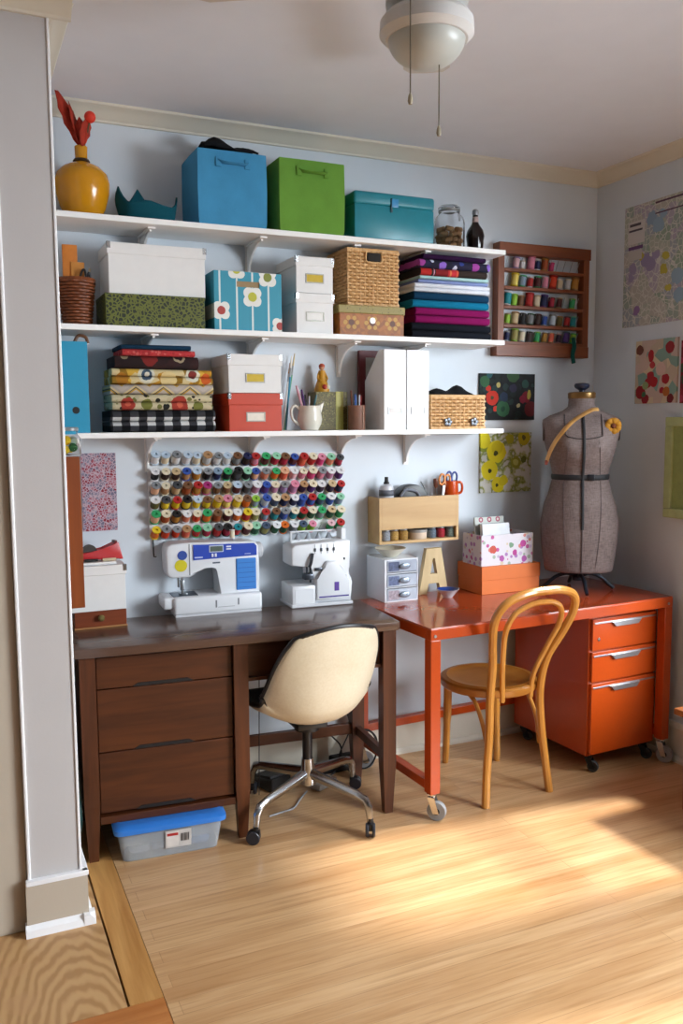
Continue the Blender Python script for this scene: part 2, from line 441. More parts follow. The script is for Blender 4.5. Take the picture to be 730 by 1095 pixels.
m = MB(); m.box((xl, .07, ZB), (xl+.014, DD-.03, HW-.034)); m.box((xm-.014, .07, ZB), (xm, DD-.03, HW-.034)); m.box((xl, DD-.035, ZB), (xm, DD-.025, HW-.034)); m.box((xl, .07, ZB), (xm, DD-.03, ZB+.012)); m.box((xl+.026, .032, ZB-.004), (xm-.026, .075, ZB+.022), .002)
m.build('drawer_case', WD, desk, smooth=0)
dx0, dx1 = xl+.029, xm-.029
zt = HW-.045; zs = [(zt-.108, zt), (zt-.33, zt-.112), (ZB+.03, zt-.334)]
for z0, z1 in zs:
    d = MB().box((dx0, .045, z0), (dx1, .062, z1), .002)
    cx = (dx0+dx1)/2-.01
    d.box((dx0+.01, .06, z0+.01), (dx1-.01, DD-.06, z1-.02))
    dr = d.build('drawer', WD, desk, smooth=0)
    # long scooped finger pull at the lower edge
    MB().prism([(cx-.105, z0-.001), (cx-.085, z0+.011), (cx+.085, z0+.011), (cx+.105, z0-.001)], 'y', .0425, .046).build('finger_pull', sol('#120906', .7), dr, smooth=0)
# knee-hole pencil drawer, apron and stretchers
m = MB().box((xm+.027, .055, HW-.17), (xr-.027, .07, HW-.04), .002).box((xm+.027, .06, HW-.165), (xr-.027, .3, HW-.15))
pd = m.build('pencil_drawer', WD, desk, smooth=0)
MB().box((xm+.027, .043, HW-.18), (xr-.027, .062, HW-.166), .002).build('drawer_lip', WDV, pd, smooth=0)
MB().box((xr-.01, .07, HW-.17), (xr+.012, DD-.07, HW-.034)).build('side_apron', WD, desk, smooth=0)
MB().box((xm+.02, DD-.06, HW-.17), (xr-.02, DD-.045, HW-.034)).build('back_apron', WD, desk, smooth=0)
MB().box((xr-.012, .07, .2), (xr+.012, DD-.07, .235), .002).build('stretcher', WD, desk, smooth=0)
MB().box((xm+.02, DD-.062, .2), (xr-.02, DD-.04, .245), .002).build('stretcher', WD, desk, smooth=0)
# ================================================================ red steel desk
def red_mat(name, h, rough=.28):
    t = NT(name); f, _ = t.noise(60); c = lin(h)
    col = t.ramp(f, [(.3, tuple(x*.95 for x in c[:3])+(1,)), (.7, h)])
    return t.fin(col, rough, 0, .5)
RED = red_mat('orange_red_enamel', '#b5440e'); REDT = red_mat('orange_red_desktop', '#aa4420', .12)
b0 = at(460.8, 672.7, 'z', HR); b1 = at(719.5, 637.5, 'z', HR); dr_ = b1-b0; LR = dr_.length; rzR = math.atan2(dr_.y, dr_.x)
rd = thing('rolling_desk', 'glossy orange-red steel desk on casters under the dress form', 'desk', (b0.x, b0.y, 0), rzR)
DR = .6; lw = .044; zb = .105
MB().box((0.001, .001, HR-.006), (LR-.001, DR-.001, HR), .002).build('desktop', REDT, rd, smooth=0)
m = MB()
m.box((0, 0, HR-.046), (LR, .03, HR-.004), .002); m.box((0, DR-.03, HR-.046), (LR, DR, HR-.004), .002)
m.box((0, .03, HR-.046), (.03, DR-.03, HR-.004), .002); m.box((LR-.03, .03, HR-.046), (LR, DR-.03, HR-.004), .002)
m.build('top_rail', RED, rd, smooth=0)
for x, y in ((0, 0), (LR-lw, 0), (0, DR-lw), (LR-lw, DR-lw)):
    lg = MB().box((x, y, zb), (x+lw, y+lw, HR-.046), .003).build('leg', RED, rd, smooth=0)
    if y == 0: MB().cyl((x+lw/2-.004, -.003, HR-.03), (x+lw/2-.004, 0, HR-.03), .006, seg=10).build('bolt', STEEL, lg)
for x in (.004, LR-.04): MB().box((x, lw, .115), (x+.036, DR-lw, .15), .002).build('side_rail', RED, rd, smooth=0)
MB().box((lw, DR-.04, .165), (LR-lw, DR-.006, .2), .002).build('back_rail', RED, rd, smooth=0)
TYRE = sol('#8f9194', .5); HUBM = sol('#17181a', .5)
def caster(parent, x, y, top, r=.037, wd=.024, ang=0.5, tyre=TYRE, fork=CHROME, hub=HUBM):
    e = MB()
    R_ = rotz(ang, (x, y, 0))
    off = -.018
    e.box((-.018, -.018, top-.006), (.018, .018, top), .001, mat=R_)
    e.lathe([(.012, top-.016), (.014, top-.005)], mat=R_, seg=12)
    for s in (-1, 1):
        e.prism([(-.012, top-.014), (.016, top-.014), (off+.012, r-.008), (off-.012, r-.008)], 'x', s*(wd/2+.004)-.0015, s*(wd/2+.004)+.0015, mat=R_ @ Matrix.Rotation(0, 4, 'Z'))
    e.box((-wd/2-.004, -.012, top-.018), (wd/2+.004, .016, top-.013), mat=R_)
    o = e.build('caster', fork, parent, smooth=30)
    wm = R_ @ Matrix.Translation((-wd/2, off, r)) @ Matrix.Rotation(PI/2, 4, 'Y')
    MB().lathe([(r*.72, 0), (r*.95, 0), (r, wd*.25), (r, wd*.75), (r*.95, wd), (r*.72, wd)], mat=wm, seg=24).build('tyre', tyre, o)
    MB().lathe([(r*.2, -.001), (r*.72, .002), (r*.72, wd-.002), (r*.2, wd+.001)], mat=wm, seg=24).build('wheel_hub', hub, o)
    return o
for x, y, a in ((lw/2, lw/2, .75), (LR-lw/2, lw/2, .4), (lw/2, DR-lw/2, 1.2), (LR-lw/2, DR-lw/2, .9)):
    caster(rd, x, y, zb, ang=a)
# ================================================================ filing cabinet under the red desk
fy = -.575
f0 = at(631.7, 700, 'y', fy); f1 = at(706, 700, 'y', fy); ztop = HR-.062
fc = thing('filing_cabinet', 'orange-red rolling file cabinet with three drawers under the orange-red desk', 'cabinet', (f0.x, fy, 0), rzR)
WF = f1.x-f0.x; DF = .5; fb = .075
MB().box((0, .016, fb), (WF, DF, ztop), .003).build('cabinet_body', RED, fc, smooth=0)
hf = ztop-fb; zz = [ztop-.005, ztop-.005-hf*.235, ztop-.005-hf*.46, fb+.005]
ALU = sol('#c9cdd2', .3, .9, .03)
for k in range(3):
    z1, z0 = zz[k]-.004, zz[k+1]+.004
    d = MB().box((.008, 0, z0), (WF-.008, .015, z1), .002).build('drawer', RED, fc, smooth=0)
    hz = z1-.018
    h = MB(); cx = WF*.5
    h.box((.016, -.0035, hz-.003), (WF-.016, .001, hz+.004), .0005)
    h.prism([(cx-.085, hz), (cx-.065, hz-.021), (cx+.065, hz-.021), (cx+.085, hz)], 'y', -.012, .001, .001)
    h.build('handle', ALU, d, smooth=0)
    if k == 0: MB().lathe([(.007, 0), (.007, .003), (.002, .004), (0, .004)], mat=Matrix.Translation((.04, 0, (z0+z1)/2-.02)) @ Matrix.Rotation(PI/2, 4, 'X'), seg=14).build('lock', CHROME, d)
for x, y in ((.035, .035), (WF-.035, .035), (.035, DF-.035), (WF-.035, DF-.035)):
    caster(fc, x, y, fb, .024, .02, .5, sol('#3a3c3e', .5), DARKM)
# ================================================================ shell chair
cx0, cy0 = -1.675, -.42
p1 = at(274, 902, 'z', 0); p2 = at(396, 893, 'z', 0)
mid = Vector(((p1.x+p2.x)/2, (p1.y+p2.y)/2)); dv = Vector((p2.x-p1.x, p2.y-p1.y)); nv = Vector((-dv.y, dv.x)).normalized()
ctr = mid + nv*dv.length/2; angb = math.atan2(p1.y-ctr.y, p1.x-ctr.x); Rb = (Vector((p1.x, p1.y))-ctr).length
sc = thing('shell_chair', 'cream moulded shell chair with black trim on a polished metal swivel base', 'chair', (ctr.x, ctr.y, 0), 0)
ALP = sol('#b9bcc0', .22, 1, .04)
base = MB().lathe([(.033, .125), (.034, .15), (.026, .19), (.023, .225), (.0, .225)], seg=20).build('base_hub', ALP, sc)
for k in range(4):
    a = angb + k*PI/2; d = Vector((math.cos(a), math.sin(a), 0)); n = Vector((-d.y, d.x, 0))
    m = MB(); Rk = Rb-.012
    pts = [Vector((0, 0, .165))+d*.015, Vector((0, 0, .155))+d*.1, Vector((0, 0, .138))+d*(Rk-.05), Vector((0, 0, .128))+d*(Rk-.012), Vector((0, 0, .105))+d*(Rk+.004), Vector((0, 0, .052))+d*(Rk+.01)]
    m.tube(pts, [.022, .02, .017, .017, .016, .012], 10, flat=(.85, 1))
    m.build('base_leg', ALP, sc)
    c = MB(); q = d*(Rk+.012)
    c.cyl(q+Vector((0, 0, .045)), q+Vector((0, 0, .065)), .011, seg=10)
    c.box((-.013, -.02, .022), (.013, .014, .05), .004, mat=rotz(a+.6, q))
    co = c.build('caster', BLACK, sc)
    for s in (-1, 1): MB().lathe([(.0, -.006), (.022, -.006), (.025, -.003), (.025, .003), (.022, .006), (0, .006)], mat=rotz(a+.6, q+Vector((0, 0, .025))) @ Matrix.Translation((s*.012, -.01, 0)) @ Matrix.Rotation(PI/2, 4, 'Y'), seg=18).build('wheel', sol('#24262e', .4), co)
MB().cyl((0, 0, .22), (0, 0, .37), .019, seg=16).build('post', sol('#17171a', .35), sc)
MB().box((-.06, -.06, .355), (.06, .06, .378), .004).cyl((0, 0, .34), (0, 0, .36), .05, seg=16).build('seat_mount', BLACK, sc)
prof = [(.235, .425, .185, .0), (.20, .44, .205, .008), (.12, .425, .222, .03), (.03, .405, .23, .055), (-.06, .393, .232, .085), (-.135, .405, .232, .115), (-.185, .45, .23, .125), (-.21, .51, .228, .11), (-.23, .585, .222, .085), (-.25, .66, .208, .062), (-.267, .73, .185, .045), (-.276, .775, .168, .04), (-.279, .79, .155, .035)]
P_ = spline([(p[0], p[1], p[2]) for p in prof], 5); Q_ = spline([(p[3], 0, 0) for p in prof], 5)
SA = math.radians(5)
def shell(off):
    rows = []
    for i, (p, q) in enumerate(zip(P_, Q_)):
        a = P_[max(i-1, 0)]; b = P_[min(i+1, len(P_)-1)]
        t = Vector((0, b.x-a.x, b.y-a.y)).normalized(); n = Vector((0, -t.z, t.y))
        if n.y < 0 and i > len(P_)*.5: n = -n
        n = Vector((0, abs(t.z), abs(t.y))).normalized()
        r = []
        for k in range(21):
            s = k/10-1
            c = q.x*abs(s)**2.4; dz = .035*s*s*max(0, (p.y-.66)/.13)**2
            r.append(Vector((p.z*(s if abs(s) < .9 else math.copysign(.9+(abs(s)-.9)*.55, s)), p.x, p.y-dz)) + n*(c+off))
        rows.append(r)
    return rows
rot = Matrix.Rotation(SA, 4, 'Z'); 
def rr(rows): return [[rot @ p for p in r] for r in rows]
t = NT('cream_fibreglass'); f, _ = t.noise(120, detail=4); g, _ = t.noise(6)
shell_m = t.fin(t.ramp(t.math('ADD', t.math('MULTIPLY', f, .4), t.math('MULTIPLY', g, .6)), [(.35, '#d8ccb0'), (.65, '#e6ddc6')]), .38, 0, .45)
so_ = MB().grid(rr(shell(0))).build('shell', shell_m, sc, smooth=60, solid=.005)
MB().grid(rr(shell(.012))).build('upholstery', sol('#19191b', .45), sc, smooth=60, solid=.012)
rows = rr(shell(.006)); rim = rows[0][:] + [r[-1] for r in rows[1:-1]] + rows[-1][::-1] + [r[0] for r in rows[-2:0:-1]]
MB().tube(rim, .0095, 8, closed=True).build('edge_trim', sol('#1a1b1f', .35), sc)
# ================================================================ bentwood chair
bw = thing('bentwood_chair', 'honey-coloured bentwood chair with a looped back at the orange-red desk', 'chair', (0, 0, 0))
BW = wood('honey_beech', '#b07028', '#d29648', 2, 8, 9, .3, .3); BWS = wood('honey_seat', '#9a5f22', '#b87a34', 0, 8, 10, .3, .25)
q0 = at(519, 864, 'z', 0); q1 = at(587, 846, 'z', 0); qf = at(476, 815, 'z', 0); qg = at(531, 813, 'z', 0)
e = (q1-q0); e.z = 0; e.normalize(); n_ = Vector((-e.y, e.x, 0)); cb = (q0+q1)/2; W2 = (q1-q0).length/2
def L(a, b, z): return cb + e*a + n_*b + Vector((0, 0, z))
# local frame: a along the rear legs, b forward to the wall
ctrl = [L(-W2, 0, 0), L(-W2+.012, .012, .12), L(-W2+.03, .022, .28), L(-.125, .025, .43), L(-.135, .0, .56), L(-.175, -.05, .68), L(-.192, -.085, .765), L(-.165, -.115, .83), L(-.09, -.132, .862), L(0, -.136, .868)]
pts = spline(ctrl + [cb + e*(-(p-cb).dot(e)) + n_*(p-cb).dot(n_) + Vector((0, 0, p.z)) for p in ctrl[-2::-1]], 6)
MB().tube(pts, .0165, 10).build('back_hoop', BW, bw)
c2 = [L(-.07, .02, .405), L(-.078, .012, .5), L(-.108, -.03, .62), L(-.13, -.07, .71), L(-.115, -.1, .78), L(-.06, -.118, .815), L(0, -.122, .822)]
pts = spline(c2 + [cb + e*(-(p-cb).dot(e)) + n_*(p-cb).dot(n_) + Vector((0, 0, p.z)) for p in c2[-2::-1]], 6)
MB().tube(pts, .011, 8).build('inner_hoop', BW, bw)
sc_ = L(0, .2, 0)
MB().lathe([(.0, .452), (.12, .450), (.165, .455), (.172, .458), (.18, .456), (.192, .455), (.2, .448), (.2, .43), (.194, .42), (.165, .418), (0, .418)], c=(sc_.x, sc_.y, 0), seg=40).build('seat', BWS, bw)
for q, s in ((qf, -1), (qg, 1)):
    top = sc_ + e*(s*.125) + n_*.11
    MB().tube(spline([(top.x, top.y, .425), (top.x*.7+q.x*.3, top.y*.7+q.y*.3, .25), (q.x, q.y, 0)], 6), [.0175]*7+[.0155]*5+[.013], 10).build('leg', BW, bw)
br = [L(-.11, .045, .41), L(-W2+.05, .02, .36)]
for s in (-1, 1):
    a = L(s*.13, .03, .2); top = L(s*.13, .17, .415)
    MB().tube(spline([a, L(s*.133, .055, .3), L(s*.132, .11, .385), top], 6), .009, 8).build('brace', BW, bw)
rebase(bw, (sc_.x, sc_.y, 0))
# ================================================================ things on the shelves
def xs(u0, u1, v, y): return at(u0, v, 'y', y).x, at(u1, v, 'y', y).x
def box_thing(name, label, cat, x0, x1, y0, y1, z, rz=0, group=None):
    """empty at the middle of the base; returns (thing, half width, depth)"""
    t = thing(name, label, cat, ((x0+x1)/2, (y0+y1)/2, z), rz, group)
    return t, (x1-x0)/2, (y1-y0)/2
# ---- yellow vase with feathers
vx = at(88, 200, 'y', -.12).x; vz = Z1
vs_ = thing('vase', 'round mustard-yellow vase with a thin neck on the top shelf', 'vase', (vx, -.12, vz))
YEL = sol('#c98a12', .18, var=.03)
MB().lathe([(.055, 0), (.06, .004), (.078, .04), (.092, .09), (.095, .125), (.088, .155), (.065, .178), (.035, .192), (.023, .198), (.021, .21), (.022, .25), (.02, .252), (.017, .248), (.015, .2), (0, .19)], seg=40).build('body', YEL, vs_)
MB().lathe([(.024, .197), (.028, .2), (.024, .206)], seg=24, cap=False).build('collar', sol('#3a2a18', .6), vs_, solid=.004)
ft = thing('feather_bouquet', 'orange-red feathers and a red ball standing in the yellow vase', 'feathers', (vx, -.12, vz+.246))
REDF = sol('#a32a12', .8, var=.2); 
for k, (a, ln, tw) in enumerate(((-.32, .2, .3), (-.25, .15, 1.0), (-.05, .1, -.4), (.25, .11, .7))):
    rows = []
    for i in range(9):
        s = i/8; wdt = .022*math.sin(PI*min(1, s*1.05+.02))**.7*(1 if k else 1.15)*(1+.25*((i % 2)))
        cen = Vector((math.sin(a)*ln*s-.02*s*s*(k == 0), -.01*k, .0+ln*s))
        rows.append([cen+Vector((-wdt*math.cos(tw), -wdt*math.sin(tw), 0)), cen+Vector((0, .004, 0)), cen+Vector((wdt*math.cos(tw), wdt*math.sin(tw), 0))])
    MB().grid(rows).build('feather', REDF, ft, solid=.0025)
MB().sphere((.03, -.03, .1), .02, 16).build('ball', sol('#d8331a', .6), ft, label='bright red ball on a stem')
MB().cyl((0, 0, -.04), (.03, -.03, .09), .003, seg=6).build('stem', sol('#5b4a33', .8), ft)
# ---- teal folded craft thing
tc = at(157, 215, 'y', -.14).x
cr = thing('fabric_bowl', 'dark teal pointed felt bowl on the top shelf beside the yellow vase', 'bowl', (tc, -.14, Z1))
TEAL = fabric('#0b4a57', .9, 400)
rows = []
for i in range(7):
    r = .085+.03*(i/6)**.6
    row = []
    for k in range(33):
        a = 2*PI*k/32
        pk = max(sh*max(0, 1-abs((a-c0_+PI) % (2*PI)-PI)/wd_)**1.3 for c0_, sh, wd_ in ((3.35, 1, .75), (1.75, 1.3, .6), (-.1, .85, .7), (4.6, .25, .6)))
        row.append((r*(1-.08*pk*(i/6))*math.cos(a), r*.6*math.sin(a), .055*(i/6) + .066*(i/6)**1.5*pk))
    rows.append(row)
MB().grid(rows).build('felt_side', TEAL, cr, solid=.006, smooth=60)
MB().lathe([(0, 0), (.086, 0), (.086, .005), (0, .005)], sy=.6, seg=32).build('felt_base', TEAL, cr)
# ---- fabric cubes
def cube_bin(label, h, u0, u1, vt, cloth, yf=-.236, depth=.232):
    x0, x1 = xs(u0, u1, 210, yf); ht = at((u0+u1)/2, vt, 'y', yf).z-Z1
    t, hw, hd = box_thing('storage_cube', label, 'storage bin', x0, x1, yf, yf+depth, Z1)
    m = MB()
    # slightly soft walls, open top
    def ring(z, k): return [(-hw*k, -hd*k, z), (0, -hd*k-.003, z), (hw*k, -hd*k, z), (hw*k+.002, 0, z), (hw*k, hd*k, z), (0, hd*k, z), (-hw*k, hd*k, z), (-hw*k-.002, 0, z)]
    lv = [(0, .98), (.02, 1), (ht*.5, 1.012), (ht*.97, 1), (ht, .995), (ht-.002, .965), (.02, .955)]
    V = [[m.b.verts.new(p) for p in ring(z, k)] for z, k in lv]
    for a, b in zip(V, V[1:]):
        for i in range(8): m.b.faces.new((a[i], a[(i+1) % 8], b[(i+1) % 8], b[i]))
    m.b.faces.new(V[0][::-1]); m.b.faces.new(V[-1])
    m.build('fabric_body', cloth, t, smooth=30)
    hz = ht*.82
    m = MB(); hwid = hw*.42
    pts = spline([(-hwid, -hd-.004, hz+.012), (-hwid+.01, -hd-.006, hz+.006), (-hwid*.5, -hd-.02, hz), (hwid*.5, -hd-.02, hz), (hwid-.01, -hd-.006, hz+.002), (hwid, -hd-.004, hz+.008)], 5)
    m.tube(pts, .012, 8, flat=(1, .22))
    for s in (-1, 1): m.box((s*hwid-.01, -hd-.008, hz-.012), (s*hwid+.01, -hd-.002, hz+.022), .001)
    m.build('handle', cloth, t, smooth=40)
    return t, ht
bl, hb = cube_bin('bright sky-blue fabric cube bin with black cloth showing on top', 0, 212, 285, 162, fabric('#458fba'))
gr, hg = cube_bin('lime-green fabric cube bin on the top shelf', 0, 299, 368, 172, fabric('#67963d'))
# black cloth in the blue cube
bx = bl.location.x
rows = []
for j in range(9):
    rows.append([(-.105+.21*i/12, -.05+.11*j/8, .005*math.sin(i*1.3+j)+(.03*math.exp(-((i-3)/2.2)**2)+.034)*math.sin(PI*(j+.5)/9)**.5) for i in range(13)])
ck = MB().grid(rows).build('folded_cloth', fabric('#15161a'), None, (bx+.015, -.13, Z1+hb+.006), solid=.008, smooth=60)
tag(ck, 'black cloth heaped on top of the sky-blue fabric cube', 'cloth')
# ---- teal lidded case
x0, x1 = xs(379, 464, 230, -.232); ht = at(420, 207, 'y', -.232).z-Z1
t, hw, hd = box_thing('record_case', 'teal vinyl lidded case with a small flap clasp on the top shelf', 'case', x0, x1, -.232, -.01, Z1)
TV = sol('#1b7f8f', .35, var=.04)
MB().box((-hw, -hd, 0), (hw, hd, ht-.05), .006).build('case_body', TV, t)
MB().box((-hw-.003, -hd-.003, ht-.052), (hw+.003, hd, ht), .012, 3).build('lid', TV, t)
cl = MB().box((-.018, -hd-.008, ht-.055), (.012, -hd-.003, ht-.022), .002).build('clasp', sol('#3d8fc4', .3), t, label='lighter blue clasp flap')
MB().box((-.022, -hd-.0065, ht-.075), (-.014, -hd-.001, ht-.02), .001).build('clasp_strap', sol('#0e3c46', .5), cl)
# ---- glass jar with corks
def glass(name, tint='#ffffff', rough=.02):
    t = NT(name); t.b.inputs['Base Color'].default_value = lin(tint); t.b.inputs['Transmission Weight'].default_value = 1
    t.b.inputs['Roughness'].default_value = rough; t.b.inputs['IOR'].default_value = 1.1
    return t.m
GLASS = glass('clear_glass')
jx = at(480, 240, 'y', -.13).x
j = thing('glass_jar', 'clear clip-top glass jar half full of corks on the top shelf', 'jar', (jx, -.13, Z1))
MB().lathe([(0, 0), (.06, 0), (.066, .008), (.067, .11), (.06, .135), (.044, .15), (.042, .165), (.038, .165), (.04, .15), (.056, .132), (.062, .108), (.061, .012), (.055, .005), (0, .005)], seg=32).build('jar_body', GLASS, j)
MB().lathe([(0, .168), (.045, .168), (.047, .176), (.04, .184), (.015, .188), (0, .188)], seg=32).build('lid', GLASS, j)
MB().lathe([(.043, .158), (.046, .16), (.046, .168), (.043, .169)], seg=32, cap=False).tube(spline([(.047, 0, .165), (.056, 0, .15), (.052, 0, .128), (.045, 0, .16)], 5), .0015, 6).build('wire_clip', STEEL, j)
CORK = sol('#8d6a45', .85, var=.25, scale=90)
k = 0
for lay in range(4):
    n = 7
    for i in range(n):
        a = 2*PI*i/n+lay*.5; r = .044 if i else .0
        c = Vector((jx+.043*math.cos(a), -.13+.043*math.sin(a), Z1+.017+lay*.022)) 
        d = Vector((math.cos(a+PI/2+.4), math.sin(a+PI/2+.4), .3*math.sin(i*3+lay))).normalized()
        co = MB().cyl(-d*.016, d*.016, .0105, seg=10).build('cork', CORK, None, c)
        tag(co, 'cork in the clip-top glass jar', 'cork', 'corks in the glass jar')
# ---- dark figurine-like bottle
bxx = at(508, 240, 'y', -.13).x
b = thing('bottle', 'small dark bottle with a narrow neck at the right end of the top shelf', 'bottle', (bxx, -.13, Z1))
DB = sol('#140a0c', .12)
MB().lathe([(0, 0), (.03, 0), (.033, .006), (.036, .05), (.04, .07), (.034, .095), (.018, .118), (.013, .13), (.011, .16), (0, .16)], seg=24).build('bottle_body', DB, b)
MB().lathe([(0, .158), (.012, .158), (.0145, .165), (.0135, .178), (.007, .184), (0, .184)], seg=20).build('cap', sol('#8d8f96', .35, .6), b)
MB().lathe([(.0135, .128), (.0125, .15)], seg=20, cap=False).build('neck_label', sol('#b9a3a0', .6), b, solid=.001)
# ================ middle shelf
bxk = at(82, 320, 'y', -.13).x
WICK = {}
def weave_mat(name, a, b):
    t = NT(name); f, _ = t.noise(120, detail=3); g, _ = t.noise(12)
    return t.fin(t.ramp(t.math('ADD', t.math('MULTIPLY', f, .6), t.math('MULTIPLY', g, .4)), [(.3, a), (.7, b)]), .5, 0, .4)
WB = weave_mat('brown_wicker', '#5e2c12', '#8a4a22'); WL = weave_mat('pale_wicker', '#b98a52', '#dcb27c')
def round_weave(r0, r1, h, rows, n, mat, parent, name, sx=1, sy=1):
    m = MB()
    for i in range(rows):
        z = h*(i+.5)/rows; r = r0+(r1-r0)*z/h; ph = (i % 2)*PI
        m.tube([((r+.0022*math.cos(n*a/2+ph))*sx*math.cos(a), (r+.0022*math.cos(n*a/2+ph))*sy*math.sin(a), z) for a in [2*PI*k/(n*3) for k in range(n*3)]], h/rows*.52, 5, closed=True)
    return m.build(name, mat, parent, smooth=60)
k = thing('wicker_basket', 'tapered reddish-brown wicker basket at the left end of the middle shelf', 'basket', (bxk, -.13, Z2))
round_weave(.045, .062, .16, 15, 20, WB, k, 'weave')
MB().lathe([(0, .003), (.042, .003), (.058, .155), (.055, .155), (.04, .006), (0, .006)], seg=24).build('basket_lining', sol('#3a1c0c', .8), k)
MB().tube([(.063*math.cos(a), .063*math.sin(a), .163) for a in [2*PI*i/32 for i in range(32)]], .006, 6, closed=True).build('rim', WB, k)
en = thing('envelope', 'orange padded envelope standing in the brown wicker basket', 'envelope', (bxk-.012, -.125, Z2+.012), 0)
MB().box((-.032, -.004, 0), (.02, .004, .275), .003).build('sleeve', sol('#c9772a', .7), en)
MB().box((-.005, -.009, 0), (.042, -.004, .215), .002).build('folded_sleeve', sol('#c27f35', .7), en)
tag(MB().box((-.045, .012, .0), (-.03, .016, .24), .001).build('paper_sheet', sol('#dcdce6', .7), None, (bxk+.005, -.13, Z2+.01)), 'white paper standing in the brown wicker basket behind the orange envelope', 'paper')
sk = thing('knitting_tools', 'pale wooden and dark metal craft tools poking out of the brown wicker basket', 'tools', (bxk, -.13, Z2+.01))
m = MB(); m.cyl((.02, .02, 0), (.052, .02, .2), .004, seg=8); m.build('stick', sol('#c4b394', .7), sk)
m = MB(); m.tube(spline([(.01, -.015, 0), (.03, -.02, .12), (.042, -.02, .18), (.05, -.015, .15)], 5), .004, 6); m.tube(spline([(0, -.015, 0), (.01, -.02, .15), (.025, -.02, .19), (.033, -.02, .165)], 5), .004, 6); m.build('metal_loop', DARKM, sk)
BOXW = sol('#e4e3e1', .55, var=.015, bump=.02); BOXR = sol('#c03810', .5, var=.03)
def lid_box(label, x0, x1, yf, yb, z, z1, mat, card=None, lid_h=.045, corners=True, name='storage_box', over=.004, holder=True, group=None):
    t, hw, hd = box_thing(name, label, 'box', x0, x1, yf, yb, z, 0, group); h = z1-z
    MB().box((-hw, -hd, 0), (hw, hd, h-.008), .0015).build('box_body', mat, t, smooth=0)
    MB().box((-hw-over, -hd-over, h-lid_h), (hw+over, hd+over*.5, h), .002).build('lid', mat, t, smooth=0)
    if corners:
        for sx in (-1, 1):
            m = MB(); X = sx*(hw+over); Y = -hd-over
            m.box((X-.012 if sx > 0 else X-.0012, Y-.0012, h-.022), (X+.0012 if sx > 0 else X+.012, Y+.0005, h+.0008))
            m.box((X-.0005 if sx > 0 else X-.0012, Y-.0012, h-.022), (X+.0012 if sx > 0 else X+.0005, Y+.012, h+.0008))
            m.box((X-.012 if sx > 0 else X-.0012, Y-.0012, h-.0003), (X+.0012 if sx > 0 else X+.012, Y+.012, h+.0009))
            m.build('corner_cap', CHROME, t, smooth=0)
    if card and holder:
        hz = (h-lid_h)*.55; lw_, lh = .034, .014
        m = MB()
        for a0_, a1_, c0, c1 in ((-lw_-.004, lw_+.004, lh, lh+.004), (-lw_-.004, lw_+.004, -lh-.004, -lh), (-lw_-.004, -lw_, -lh, lh), (lw_, lw_+.004, -lh, lh)):
            m.box((a0_, -hd-.003, hz+c0), (a1_, -hd, hz+c1))
        lh_ = m.build('label_holder', sol('#8d8a80', .4, .7), t, smooth=0)
        MB().box((-lw_, -hd-.0012, hz-lh), (lw_, -hd, hz+lh)).build('card', sol(card, .7), lh_, smooth=0)
    return t
def zat(v, y, u=200): return at(u, v, 'y', y).z
# green patterned box and the white box on it
t = NT('green_scribble_print'); q = t.n('ShaderNodeTexVoronoi', feature='DISTANCE_TO_EDGE'); q.inputs['Scale'].default_value = 75; t.l(t.coord(), q.inputs['Vector'])
GPM = t.fin(t.ramp(q.outputs['Distance'], [(0, '#60651f'), (.1, '#60651f'), (.14, '#1d2712')], 'CONSTANT'), .6)
x0, x1 = xs(113, 219, 330, -.215); zg = zat(315.5, -.215, 165)
lid_box('low dark-green box with scribble pattern under the big white box', x0, x1, -.215, -.005, Z2, zg, GPM, None, .012, False, 'patterned_box', .0015)
x0, x1 = xs(116, 219, 290, -.205)
lid_box('large white lidded box on the dark-green patterned box', x0, x1, -.205, -.005, zg+.001, zat(262, -.205, 165), BOXW, None, .04)
# blue flower box
x0, x1 = xs(229, 301, 320, -.225); zt_ = zat(291, -.225, 265)
bh = zt_-Z2; bwid = (x1-x0)
t = NT('blue_flower_print')
it = []
stripes = [(x-.0035, x+.0035, -.1, bh+.1, '#d3dfdc') for x in (-bwid*.42, -bwid*.17, bwid*.06, bwid*.3)]
base = rects(t, '#2f92ab', stripes)
def flower(a, b, r, c): return [(a-r*.45, b-r*.45, r*.62, '#e3e3dc'), (a+r*.45, b-r*.45, r*.62, '#e3e3dc'), (a-r*.45, b+r*.45, r*.62, '#e3e3dc'), (a+r*.45, b+r*.45, r*.62, '#e3e3dc'), (a, b, r*.52, c)]
it += flower(-bwid*.4, bh*.33, .03, '#a5352b') + flower(bwid*.06, bh*.58, .033, '#b9b92f') + flower(bwid*.29, bh*.93, .032, '#7c8426') + flower(-bwid*.17, bh*1.03, .03, '#b9b92f') + flower(bwid*.47, bh*.1, .028, '#a5352b')
FLM = t.fin(blobs(t, base, it, 'xz', .0015, 60), .55)
fb_, hw, hd = box_thing('flower_box', 'turquoise box printed with white square flowers and a cut-out handle', 'box', x0, x1, -.225, -.01, Z2)
m = MB(); hole = bwid*.17; hz0, hz1 = bh*.74, bh*.84
for a0_, a1_, c0, c1 in ((-hw, hw, 0, hz0), (-hw, hw, hz1, bh), (-hw, -hole, hz0, hz1), (hole, hw, hz0, hz1)): m.box((a0_, -hd, c0), (a1_, -hd+.004, c1))
m.box((-hw, -hd+.004, 0), (-hw+.004, hd, bh)); m.box((hw-.004, -hd+.004, 0), (hw, hd, bh)); m.box((-hw+.004, hd-.004, 0), (hw-.004, hd, bh)); m.box((-hw+.004, -hd+.004, 0), (hw-.004, hd-.004, .004))
m.build('box_body', FLM, fb_, smooth=0)
MB().box((-hw+.005, -hd+.005, .05), (hw-.005, hd-.005, bh-.012)).build('contents', sol('#a08764', .8), fb_, smooth=0)
